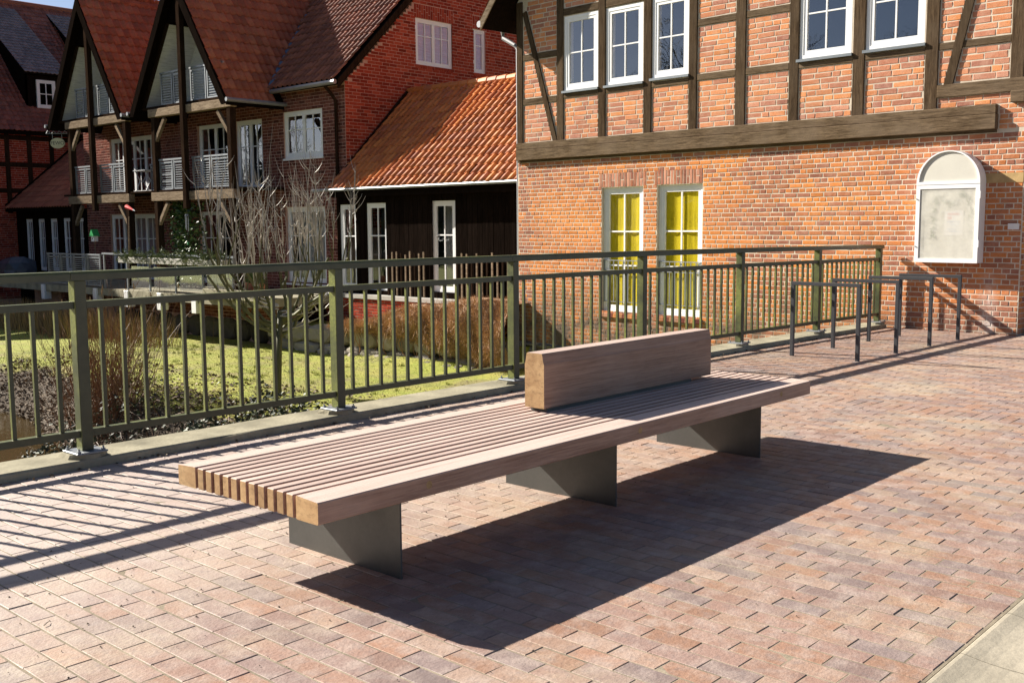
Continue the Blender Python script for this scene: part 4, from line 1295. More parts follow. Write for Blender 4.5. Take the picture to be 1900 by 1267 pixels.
        zc = lambda y: gzr - .17 - abs(y - m) * k
        yw = lambda z: (gzr - .17 - z) / k
        m2 = MB(); m2.poly_prism([(xb, m - yw(4.8), 4.8), (xb, m + yw(4.8), 4.8), (xb, m, gzr - .17)], (.05, 0, 0)); lg = m2.build('loggia_wall', WHITEB, H)
        for s in (-1, 1):
            m2 = MB(); m2.poly_prism([(Xg + .05, m + s * (yw(4.8) - .02), 4.8), (Xg + .05, m + s * (yw(ztop) - .02), ztop), (xb, m + s * (yw(ztop) - .02), ztop), (xb, m + s * (yw(4.8) - .02), 4.8)], (0, -s * .03, 0)); m2.build('soffit', WHITEB, lg)
        m2 = MB(); m2.poly_prism([(Xg - .02, m - yw(ztop), ztop), (Xg - .02, m + yw(ztop), ztop), (Xg - .02, m, gzr - .17)], (.05, 0, 0)); m2.build('apex_boards', DARKW, H)
        for s in (-1, 1):
            m2 = MB(); m2.poly_prism([(Xg - .01, m + s * yw(4.75), 4.75), (Xg - .01, m + s * yw(ztop), ztop), (Xg - .01, m + s * (yw(ztop) - .12), ztop), (Xg - .01, m + s * (yw(4.75) - .12), 4.75)], (.06, 0, 0)); m2.build('rafter', BALCW, H)
        # posts, beams, braces
        ps = [a + .1, m - .15, b - .75] if gi == 0 else [a + .12, m - .25, b - .9]
        zt0 = -.3
        for j, y in enumerate(ps):
            m2 = MB(); lo = zt0 if j != 1 else 1.95; hi = 4.5 if j != 1 else 7.6
            x0, x1 = (Xg - .09, Xg + .09) if j != 1 else (Xg - .2, Xg - .06)
            m2.cbox(x0, x1, y - .085, y + .085, lo, hi, .008); m2.build('post', BALCW, H)
        for z0, z1 in ((4.5, 4.72), (2.18, 2.42)):
            m2 = MB(); m2.cbox(Xg - .11, Xg + .08, ps[0] - .16, ps[2] + .2, z0, z1, .01); m2.build('beam', BALCG, H)
        for y, sgn in ((ps[0], 1), (ps[2], -1)):
            for z in (4.48, 2.16):
                m2 = MB(); m2.beam((Xg - .02, y + sgn * .06, z - .62), (Xg - .02, y + sgn * .56, z - .04), .09, .10); m2.build('brace', BALCG, H)
        slatted_panel(H, Xg + .02, ps[0] + .1, ps[1] - .1, 2.5, 3.34, 11, 2)
        slatted_panel(H, Xg + .02, ps[1] + .12, ps[2] - .1, 2.5, 3.34, 11, 2)
        slatted_panel(H, Xg + .05, ps[0] + .35, ps[1] - .1, 4.82, 5.70, 11, 2)
        slatted_panel(H, Xg + .05, ps[1] + .12, ps[2] - .3, 4.82, 5.70, 11, 2)
        m2 = MB(); m2.box(Xg - .04, X0 - .01, a + .1, b - .1, 4.74, 4.80); m2.build('balcony_floor', BALCW, H)
    m2 = MB(); m2.box(Xg - .06, X0 - .01, 23.6, 33.2, 2.43, 2.485); m2.build('balcony_floor', BALCW, H)
    slatted_panel(H, Xg + .6, 27.7, 28.95, 2.5, 3.3, 4, 1)
    # garden terrace on a brick and stone base
    m2 = MB(); m2.box(14.25, X0 - .01, 20.9, 36.0, -.46, -.26); tr = m2.build('terrace', CONC, H)
    m2 = MB(); m2.box(15.55, 15.8, 21.6, 36, -1.6, -.47); tb = m2.build('terrace_wall', MORTAR_R, H)
    place_bricks(FX(15.55), lay(21.6, 34, -.95, -.5, .083, .25, 'half', 40), tb, BRICK_D, 0, 41)
    r = random.Random(6); y = 21.6
    while y < 30:
        w = r.uniform(.5, .9); rock(MB(), (15.55, y + w / 2, -1.25), (.14, w / 2 - .01, .29), r).build('base_stone', STONE_SHADE, tb); y += w
    for y in (32.2, 28.85, 27.05, 25.3, 23.6):
        m2 = MB(); m2.cbox(14.2, 14.42, y, y + .22, -.72, -.27, .01); m2.build('terrace_post', WHITE, tr)
    m2 = MB(); m2.cbox(14.15, 14.32, 20.9, 23.2, -.30, -.06, .01); m2.build('terrace_edge', CONC, tr)
    slatted_panel(H, 14.32, 28.72, 32.1, -.2, .70, 13, 4)
    m2 = MB(); m2.box(14.29, 14.35, 22.0, 28.6, .70, .745); m2.build('terrace_handrail', GALV, tr)
    for y in (22.05, 23.4, 24.7, 26.0, 27.2, 28.5):
        m2 = MB(); m2.box(14.30, 14.34, y, y + .04, -.26, .698); m2.build('terrace_baluster', GALV, tr)
    for y0, y1 in ((22.1, 23.3), (23.5, 24.6), (24.8, 25.9), (26.1, 27.1)):
        m2 = MB(); m2.box(14.36, 14.37, y0, y1, -.18, .40); m2.build('terrace_panel', GLASS, tr)
    return H
gabled_house()

# ------------------------------------------------------------------ low wing at the left and the big-roofed house behind it
def side_annex():
    X0 = 17.0; F = FX(X0); Y0, Y1 = 34.95, 40.5
    A = thing('timber_wing', (X0, 37.7, -1.5), 'low dark timber wing with five narrow white windows and sloping tile roof', 'building')
    wins = [(39.2, 39.75, -.1, 1.77), (38.2, 38.72, -.1, 1.77), (37.2, 37.72, -.1, 1.77), (36.1, 36.7, -.1, 1.78), (35.14, 35.64, -.1, 1.77)]
    board_wall(A, F, Y0, Y1, -1.5, 2.1, wins, .2)
    for a, b, c, d in wins: make_window(A, F, a, b, c, d, 1, (.64,), 2, .06, .05, .02, .03, None, CURT if a > 36 else None, .2)
    room(A, X0 + .9, X0 + 3, Y0 + .2, Y1 - .2, -1.4, 2.0)
    ex, ez, rx, rz = 16.58, 2.16, 19.6, 4.7
    mb = MB(); mb.poly_prism([(ex, Y0 - .1, ez), (ex, Y1, ez), (rx, Y1, rz), (rx, Y0 - .1, rz)], (0, 0, -.12)); rf = mb.build('roof', DARKW, A)
    S = Vector((rx - ex, 0, rz - ez)); tile_roof(rf, (ex - .03, Y1, ez + .02), (0, -1, 0), S, Y1 - Y0, S.length, TILE_G, None, nmax=0, seed=50)
    m2 = MB(); m2.poly_prism([(ex, Y1 - .02, ez + .16), (rx, Y1 - .02, rz + .18), (rx, Y1 - .02, rz), (ex, Y1 - .02, ez)], (0, -.09, 0)); m2.build('verge_flashing', DARKW, rf)
side_annex()

def left_house():
    Y0 = 40.5; F = FY(Y0)
    H = thing('steep_roofed_house', (16, Y0, -1.5), 'half-timbered house with a steep weathered tile roof and dormers at far left', 'house')
    mb = MB(); mb.box(8, 24, Y0, Y0 + 10.6, -1.6, 5.0); wl = mb.build('wall', MORTAR_R, H)
    br = lay(8.5, 21.5, -1.2, 4.95, .083, .25, 'half', 60)
    place_bricks(F, br, wl, BRICK_R, 0, 61)
    for x in [9.1, 10.5, 12.0, 13.5, 15.0, 16.68, 17.5, 18.35, 19.3]:
        m2 = MB(); fbox(m2, F, x, x + .17, 2.0, 5.0, 0, .03); m2.build('timber_post', BALCW, H)
    for z in (2.75, 3.72, 4.72):
        m2 = MB(); fbox(m2, F, 8.2, 23.5, z, z + .17, 0, .026); m2.build('timber_rail', BALCW, H)
    ez, ry = 5.05, Y0 + 5.3; rz = 10.75
    mb = MB(); mb.poly_prism([(7.6, Y0 - .3, ez), (24.4, Y0 - .3, ez), (24.4, ry, rz), (7.6, ry, rz)], (0, 0, -.15))
    mb.poly_prism([(7.6, Y0 + 10.9, ez), (24.4, Y0 + 10.9, ez), (24.4, ry, rz), (7.6, ry, rz)], (0, 0, -.15)); rf = mb.build('roof', DARKW, H)
    S = Vector((0, ry - Y0 + .3, rz - ez))
    tile_roof(rf, (9, Y0 - .34, ez + .02), (1, 0, 0), S, 15.2, S.length, TILE_L, None, tw=.19, tl=.27, nmax=0, seed=62, seg=4, amp=.02)
    m2 = MB(); m2.tube([(8, ry, rz + .04), (24.2, ry, rz + .04)], .13, 8); m2.build('ridge', TILE_L, rf)
    # catslide dormers
    for dx, win in ((18.6, True), (21.6, False), (15.4, False)):
        yf = Y0 + .6; w = .74; zt = 7.27; zb = ez + (yf - Y0 + .3) * (rz - ez) / (ry - Y0 + .3)
        k = .72; kk = (rz - ez) / (ry - Y0 + .3)
        # where the dormer roof meets the main roof
        yb = yf + (zt - zb) / (kk - k)
        zk = zt + k * (yb - yf)
        m2 = MB()
        for s in (-1, 1):
            m2.poly_prism([(dx + s * w, yf, zb - .1), (dx + s * w, yf, zt), (dx + s * w, yb, zk)], (-s * .06, 0, 0))
        m2.box(dx - w, dx + w, yf, yf + .06, zb - .1, zt); dm = m2.build('dormer', DARKW, H)
        m2 = MB(); m2.poly_prism([(dx - w - .12, yf - .2, zt + .0), (dx + w + .12, yf - .2, zt), (dx + w + .12, yb, zk), (dx - w - .12, yb, zk)], (0, 0, .06)); dr = m2.build('dormer_roof', DARKW, dm)
        S2 = Vector((0, yb - yf + .2, zk - zt)); 
        # tiles of the dormer
        r = random.Random(5); mb = MB(); U = Vector((1, 0, 0)); Sn = S2.normalized(); N = U.cross(Sn)
        for j in range(int(S2.length / .25)):
            for i in range(int((2 * w + .24) / .17)):
                P = Vector((dx - w - .12 + .085 + i * .17, yf - .22, zt + .075)) + Sn * (j * .25); vs, fs = tile_geom(.17, .25, r, 4, .02)
                mb.add([tuple(P + U * a + Sn * b + N * c) for a, b, c in vs], fs)
        tag(mb.build('tile_field', TILE_DM, dm), kind='stuff')
        make_window(H, FY(yf), dx - .36, dx + .36, zb + .06, zb + 1.12, 1, (.5,), 2, .07, .05, -.08, .03, None, BLIND_REFLECT, .02)
left_house()

# ------------------------------------------------------------------ stone wall, hedge
def stone_wall():
    T = thing('stone_wall', (15.3, 17.4, -1.5), 'low mossy field stone wall below the dark timber annex', 'wall')
    mb = MB(); mb.box(15.36, 16.44, 13.56, 21.4, -1.7, -.93); mb.build('earth_fill', GROUND, T)
    r = random.Random(14)
    for z0, h in ((-1.6, .34), (-1.27, .42)):
        y = 13.6 + r.uniform(0, .2)
        while y < 21.2:
            w = r.uniform(.45, .95); rock(MB(), (15.22 + r.uniform(-.04, .04), y + w / 2, z0 + h / 2), (.2, w / 2 - .006, h / 2 + .01), r).build('stone', STONE, T, smooth=False); y += w
    y = 14.0
    while y < 19.6:                               # loose row of smaller stones at the foot
        w = r.uniform(.22, .4); rock(MB(), (14.82 + .05 * (y - 14) + r.uniform(-.05, .05), y + w / 2, -1.48), (.13, w / 2, .12), r).build('stone', STONE, T); y += w + r.uniform(0, .12)
stone_wall()

def blade(mb, p, d, l, w, t=None, bend=0.0):
    """thin two-face stalk from p along d"""
    d = Vector(d).normalized(); s = d.cross(Vector((0.3, 0.5, 0.8))).normalized() * w
    p = Vector(p); m = p + d * (l * .55); e = p + d * l + Vector((0, 0, -bend))
    mb.add([tuple(p - s), tuple(p + s), tuple(m + s * .7), tuple(m - s * .7), tuple(e)], [(0, 1, 2, 3), (3, 2, 4)], t)

def leafq(mb, p, r, s, up=0.5, t=None):
    n = Vector((r.gauss(0, 1), r.gauss(0, 1), r.gauss(0, 1) + up)).normalized()
    a = n.cross(Vector((r.random(), r.random(), r.random() + .1))).normalized(); b = n.cross(a)
    p = Vector(p); k = s * r.uniform(.5, .75)
    mid = n * (s * .15)
    mb.add([tuple(p - a * s), tuple(p + b * k + mid), tuple(p + a * s), tuple(p - b * k + mid)], [(0, 1, 2), (0, 2, 3)], t)

def hedge():
    T = thing('brown_hedge', (15.2, 16, -1.5), 'dense brown leafless hedge hanging over the stone wall', 'hedge')
    r = random.Random(15); mb = MB()
    tops = [(13.6, .0), (14.6, -.04), (16.0, -.18), (16.8, -.30), (18.0, -.60), (19.2, -.84)]
    bots = [(13.6, -1.45), (14.6, -1.30), (15.6, -1.12), (16.6, -.98), (18.0, -.88), (19.2, -.90)]
    def itp(t, y):
        for (a, u), (b, v) in zip(t, t[1:]):
            if y <= b: return u + (v - u) * (y - a) / (b - a)
        return t[-1][1]
    def surf(y, q):
        top, bot = itp(tops, y) + .06 * math.sin(y * 3.1), itp(bots, y)
        k = (y - 13.6) / 5.6; bulge = math.sin(math.pi * (.12 + .76 * q))
        x = 15.40 - (.22 + .48 * bulge * (1 - .5 * k)) + .06 * math.sin(y * 4.3 + q * 5) + .05 * math.sin(y * 9.1 - q * 7)
        return Vector((x, y, bot + (top - bot) * q))
    core = MB(); ny, nq = 60, 14
    vs = [tuple(surf(13.62 + 5.5 * i / ny, j / nq) + Vector((.10 + r.gauss(0, .03), 0, r.gauss(0, .02)))) for i in range(ny + 1) for j in range(nq + 1)]
    vs += [(16.3, 13.62 + 5.5 * i / ny, itp(tops, 13.62 + 5.5 * i / ny) - .05) for i in range(ny + 1)]
    o = (ny + 1) * (nq + 1)
    core.add(vs, [(i*(nq+1)+j, (i+1)*(nq+1)+j, (i+1)*(nq+1)+j+1, i*(nq+1)+j+1) for i in range(ny) for j in range(nq)] + [(i*(nq+1)+nq, (i+1)*(nq+1)+nq, o+i+1, o+i) for i in range(ny)], (.3, 0, 0))
    core.build('inner_twigs', TWIG_H, T)
    for i in range(46000):
        y = r.uniform(13.6, 19.15); q = r.random()
        if r.random() < (y - 13.6) / 5.6 * .5: continue
        p = surf(y, q) + Vector((r.uniform(-.05, .16), 0, 0))
        if r.random() < .12: p = Vector((r.uniform(15.0, 16.2), y, itp(tops, y) + r.uniform(-.08, .0)))
        d = (r.gauss(-.55, .5), r.gauss(-.1, .6), r.gauss(.1 if q > .4 else -.4, .6))
        blade(mb, p, d, r.uniform(.05, .15) if (q > .75 or r.random() < .85) else r.uniform(.15, .28), r.uniform(.002, .0042), (r.random() ** .7, 0, 0))
    tag(mb.build('twigs', TWIG_H, T), kind='stuff')
    mb = MB()
    for i in range(30):
        y = r.uniform(13.7, 18.6); p = Vector((15.1, y, -1.45)); pts = [p]
        for k in range(4): p = p + Vector((r.gauss(-.04, .06), r.gauss(0, .1), .2)); pts.append(p)
        mb.tube(pts, [.014, .012, .009, .007, .004], 4)
    tag(mb.build('stems', TWIG_R, T), kind='stuff')
hedge()

# ------------------------------------------------------------------ pollarded shrub, red-stemmed bush, brambles
SCREEN_R = Vector((.672, -.741, 0))               # across the view, in the ground plane
SCREEN_D = Vector((.741, .672, 0))                # away from the viewer
def shrub_tree():
    base = Vector((10.73, 15.28, -1.5))
    T = thing('pollarded_shrub', base, 'bare pollarded shrub tree with many upright twigs behind the railing', 'tree')
    r = random.Random(23)
    tr = MB(); lo = MB(); up = MB()
    top = base + Vector((.12, .02, 1.5))
    tr.tube([base - Vector((0, 0, .1)), base + Vector((.0, .0, .15)), base + Vector((.05, 0, .8)), top], [.085, .068, .056, .05], 8); tr.build('trunk', BARK_L, T, smooth=True)
    def shoot(p, d, l, rad, mb, n=6, wob=.06, lift=.10):
        pts = [Vector(p)]; d = Vector(d).normalized()
        for k in range(n):
            d = (d + Vector((r.gauss(0, wob), r.gauss(0, wob), r.gauss(0, wob * .6) + lift))).normalized()
            pts.append(pts[-1] + d * (l / n))
        mb.tube(pts, [rad * (1 - .82 * k / n) for k in range(n + 1)], 4, (r.random(), 0, 0)); return pts
    heads = []
    for i in range(15):
        a = -1.3 + 2.6 * i / 14 + r.gauss(0, .06)
        out = SCREEN_R * (math.sin(a) * 1.25) + SCREEN_D * r.gauss(0, .35)
        p0 = top - Vector((0, 0, r.uniform(0, .45))); zb = r.uniform(.05, .4) + .1 * abs(a)
        pts = [p0]
        for k in range(1, 6):
            q = k / 5; pts.append(p0 + out * (q ** .8) + Vector((r.gauss(0, .03), r.gauss(0, .03), (zb - p0.z + .45) * q ** 1.4)))
        lo.tube(pts, [.036, .032, .028, .026, .024, .022], 5, (r.random(), 0, 0))
        # each limb ends in a cluster of upright green rods
        for j in range(r.choice((2, 3, 3))):
            k = r.choice((2, 3, 4, 5, 5)); L = r.uniform(.7, 1.2)
            h = shoot(pts[k], SCREEN_R * (r.gauss(0, .16) + .06 * math.sin(a)) + SCREEN_D * r.gauss(0, .2) + Vector((0, 0, 1)), L, r.uniform(.013, .02), lo, 7, .05, .12)
            heads += [h[-1], h[-2], h[4]]
    for h in heads:
        for j in range(r.choice((1, 1, 2))):
            zmax = r.uniform(1.9, 2.8) if r.random() < .85 else r.uniform(2.9, 3.25)
            L = zmax - h.z
            if L < .2: continue
            L = min(L, r.uniform(.6, 2.2))
            pts = shoot(h, SCREEN_R * r.gauss(0, .16) + SCREEN_D * r.gauss(0, .18) + Vector((0, 0, 1)), L, r.uniform(.007, .011), up, 7, .06, .16)
            for q in range(r.choice((0, 1, 1, 2, 3))):
                k = r.randint(1, 6); dd = SCREEN_R * r.choice((-1, 1)) * r.uniform(.4, 1) + SCREEN_D * r.gauss(0, .4) + Vector((0, 0, r.uniform(.2, .9)))
                shoot(pts[k], dd, r.uniform(.12, .45), .0065, up, 5, .10, .25)
    # long low side branches that reach out to the right and left
    for sgn, n in ((1, 5), (-1, 3)):
        for j in range(n):
            p = base + Vector((.08, 0, r.uniform(1.1, 1.6)))
            d = SCREEN_R * sgn + SCREEN_D * r.gauss(0, .3) + Vector((0, 0, r.uniform(-.05, .35)))
            pts = shoot(p, d, r.uniform(.9, 1.5), .015, up, 8, .12, .06)
            for k in (3, 5, 6):
                shoot(pts[k], SCREEN_R * r.gauss(0, .6) + Vector((0, 0, 1)), r.uniform(.2, .6), .008, up, 5, .1, .1)
    tag(lo.build('limbs', BARK_L, T), kind='stuff'); tag(up.build('twigs', BARK_U, T), kind='stuff')
shrub_tree()

def red_bush():
    base = Vector((8.75, 17.7, -1.75))
    T = thing('red_stemmed_bush', base, 'tall red-brown stemmed bush behind the railing at the left', 'bush')
    r = random.Random(29); mb = MB(); hd = MB()
    for i in range(330):
        b = base + SCREEN_R * r.gauss(0, .32) + SCREEN_D * r.gauss(0, .3)
        b.z = terrain(b.x, b.y) - .05
        a = r.gauss(0, .34)
        d = SCREEN_R * math.sin(a) + SCREEN_D * r.gauss(0, .22) + Vector((0, 0, 1))
        L = r.uniform(1.3, 2.3); d.normalize(); pts = [b]
        for k in range(5):
            d = (d + Vector((r.gauss(0, .05), r.gauss(0, .05), .02))).normalized(); pts.append(pts[-1] + d * L / 5)
        w = r.uniform(.004, .008); mb.tube(pts, [w, w * .9, w * .75, w * .6, w * .45, w * .25], 3, (r.random(), 0, 0))
        for q in range(3):
            k = r.randint(2, 5); e = pts[k]; dd = d + Vector((r.gauss(0, .5), r.gauss(0, .5), .1)); blade(mb, e, dd, r.uniform(.15, .45), .0028, (r.random(), 0, 0))
        if r.random() < .25:
            hd.tube([pts[-1], pts[-1] + Vector((0, 0, .05)), pts[-1] + Vector((0, 0, .11))], [.006, .014, .005], 5)
    tag(mb.build('stems', TWIG_R, T), kind='stuff'); tag(hd.build('seed_heads', DRYG, T), kind='stuff')
red_bush()

def bramble(name, label, cx, cy, spread, height, n_leaf, n_cane, seed, mat=LEAF_B, depth=None):
    r = random.Random(seed); z0 = terrain(cx, cy)
    T = thing(name, (cx, cy, z0), label, 'bramble')
    lf = MB(); cn = MB(); depth = depth or spread
    for i in range(n_cane):
        p = Vector((cx, cy, 0)) + SCREEN_R * r.gauss(0, spread * .45) + SCREEN_D * r.gauss(0, depth * .4); p.z = terrain(p.x, p.y) - .03
        d = Vector((r.gauss(0, .6), r.gauss(0, .6), 1.2)); pts = [p.copy()]; L = r.uniform(.6, 1.4) * height
        for k in range(7):
            d = (d.normalized() + Vector((r.gauss(0, .18), r.gauss(0, .18), -.22))); p = p + d.normalized() * L / 7
            p.z = max(p.z, terrain(p.x, p.y) + .02); pts.append(p.copy())
        cn.tube(pts, [.006, .006, .0055, .005, .0045, .004, .003, .002], 4, (r.random(), 0, 0))
    for i in range(n_leaf):
        a = r.gauss(0, spread * .5); b = r.gauss(0, depth * .45)
        p = Vector((cx, cy, 0)) + SCREEN_R * a + SCREEN_D * b
        h = height * math.exp(-(a / spread) ** 2 * 1.1) * r.random() ** .6
        p.z = terrain(p.x, p.y) + .02 + h
        leafq(lf, p, r, r.uniform(.022, .05), .8, (r.random() ** 1.6, 0, 0))
    tag(cn.build('canes', TWIG_R, T), kind='stuff'); tag(lf.build('foliage', mat, T), kind='stuff')
bramble('bramble_bush', 'dark leafy bramble thicket just right of the first post', 8.0, 13.6, .75, 1.0, 2600, 60, 31)
bramble('bramble_bush', 'smaller dark bramble trailing on the bank left of the pollarded shrub', 8.9, 13.1, .9, .62, 1300, 40, 32)
bramble('bramble_bush', 'low tangled bramble on the bank at the left edge', 7.6, 16.6, 1.5, .75, 1500, 260, 33)

# leaf litter and dead stalks covering the bank
def bank_litter():
    r = random.Random(35); mb = MB()
    for i in range(24000):
        y = r.uniform(7.2, 24); x = r.uniform(6.2, 10.0 if r.random() < .75 else 11.5)
        z = terrain(x, y)
        if z > -1.45 and r.random() < .8: continue
        leafq(mb, (x, y, z + r.uniform(.0, .09)), r, r.uniform(.02, .05), 1.6, (r.random(), 0, 0))
    for i in range(5000):
        y = r.uniform(7.2, 24); x = r.uniform(6.2, 10.0); z = terrain(x, y)
        blade(mb, (x, y, z), (r.gauss(0, 1), r.gauss(0, 1), .5), r.uniform(.15, .6), .004, (r.random(), 0, 0))
    for i in range(1100):                          # a few dead leaves on the lawn as well
        y = r.uniform(9, 26); x = r.uniform(9.6, 15.0)
        leafq(mb, (x, y, terrain(x, y) + .012), r, r.uniform(.012, .03), 3.0, (r.random(), 0, 0))
    tag(mb.build('leaf_litter', LITTER), 'brown dead leaves and stalks covering the stream bank', 'leaf litter', kind='stuff')
    mb = MB()
    for i in range(2600):
        y = r.uniform(7.5, 15); x = r.uniform(6.6, 10.6)
        leafq(mb, (x, y, terrain(x, y) + r.uniform(.03, .16)), r, r.uniform(.02, .04), 1.0, (r.random() ** 2, 0, 0))
    tag(mb.build('ground_ivy', LEAF_B), 'dark ivy leaves creeping over the stream bank', 'ivy', kind='stuff')
bank_litter()

def dry_border():
    r = random.Random(37); mb = MB()
    for i in range(5200):
        y = r.uniform(23.5, 35); x = 13.35 + r.gauss(0, .35) - (y - 24) * .02
        if y < 27 and r.random() < .75: continue
        z = terrain(x, y); h = r.uniform(.4, 1.0)
        blade(mb, (x, y, z), (r.gauss(0, .22), r.gauss(0, .22), 1), h, .0055, (r.random(), 0, 0), r.uniform(0, .05))
    tag(mb.build('dry_border', DRYG), 'brown dry flower stalks bordering the terrace', 'dry grass', kind='stuff')
dry_border()

def grass():
    r = random.Random(39); vs = []; fs = []; ts = []
    mb = MB()
    for i in range(52000):
        y = r.uniform(8.5, 26) if r.random() < .7 else r.uniform(12, 34); x = r.uniform(9.0, 15.2)
        z = terrain(x, y)
        if z < -1.7: continue
        h = r.uniform(.008, .026); a = r.uniform(0, 6.28); w = .006
        dx, dy = math.cos(a) * w, math.sin(a) * w; ex, ey = r.gauss(0, .02), r.gauss(0, .02)
        mb.add([(x - dx, y - dy, z - .005), (x + dx, y + dy, z - .005), (x + ex, y + ey, z + h)], [(0, 1, 2)], (r.random(), 0, 0))
    for i in range(260):                           # longer tufts
        x, y = r.uniform(9.2, 15.0), r.uniform(9, 24); z = terrain(x, y)
        if z < -1.7: continue
        t0 = r.random() * .5
        for k in range(22): blade(mb, (x + r.gauss(0, .03), y + r.gauss(0, .03), z - .01), (r.gauss(0, .5), r.gauss(0, .5), 1), r.uniform(.03, .10), .004, (t0, 0, 0))
    tag(mb.build('lawn_grass', GRASS), 'short yellow green moss and grass of the lawn', 'grass', kind='stuff')
grass()

# ------------------------------------------------------------------ terrace and balcony things
def planters():
    r = random.Random(43)
    labs = ['white planter box nearest the shrub on the terrace rail', 'middle white planter box with conifer sprigs on the terrace rail', 'leftmost white planter box with conifer sprigs on the terrace rail']
    for (y0, y1), lab in zip(((22.05, 23.65), (23.75, 25.35), (25.45, 27.15)), labs):
        T = thing('planter_box', (14.12, (y0 + y1) / 2, .50), lab, 'planter', 'planter boxes on the terrace rail')
        mb = MB(); mb.cbox(14.02, 14.24, y0, y1, .50, .66, .01); mb.build('box', GREYC, T)
        mb = MB(); mb.box(14.24, 14.29, y0 + .2, y0 + .24, .56, .70); mb.box(14.24, 14.29, y1 - .24, y1 - .2, .56, .70); mb.build('bracket', GALV, T)
        lf = MB()
        for i in range(70):
            p = Vector((14.13 + r.gauss(0, .04), r.uniform(y0, y1), .66)); d = Vector((r.gauss(-.3, .5), r.gauss(0, .6), r.uniform(-.25, .9))).normalized(); L = r.uniform(.12, .42)
            for k in range(18):
                q = p + d * (L * k / 18) - Vector((0, 0, .10 * (k / 18) ** 2)); e = (d * .6 + Vector((r.gauss(0, .6), r.gauss(0, .6), r.gauss(0, .4))))
                blade(lf, q, e, r.uniform(.05, .11), .011, (r.random(), 0, 0))
        tag(lf.build('sprigs', LEAF_C, T), kind='stuff')
planters()

def ivy():
    T = thing('ivy_plant', (15.9, 26.6, -.26), 'dark ivy column climbing below the right balcony', 'ivy')
    r = random.Random(47); lf = MB(); st = MB()
    for i in range(2600):
        y = 26.6 + r.gauss(0, .38); x = 15.75 + r.uniform(-.18, .25); z = r.uniform(-.2, 2.15)
        leafq(lf, (x, y, z), r, r.uniform(.035, .065), .2, (r.random() ** 1.5, 0, 0))
    for y in (26.3, 26.55, 26.85):
        st = MB(); st.tube([(15.85, y, -.26), (15.8, y + .05, .7), (15.86, y - .04, 1.5), (15.82, y, 2.15)], [.02, .016, .012, .008], 5); st.build('stem', TWIG_R, T)
    tag(lf.build('foliage', LEAF_I, T), kind='stuff')
ivy()

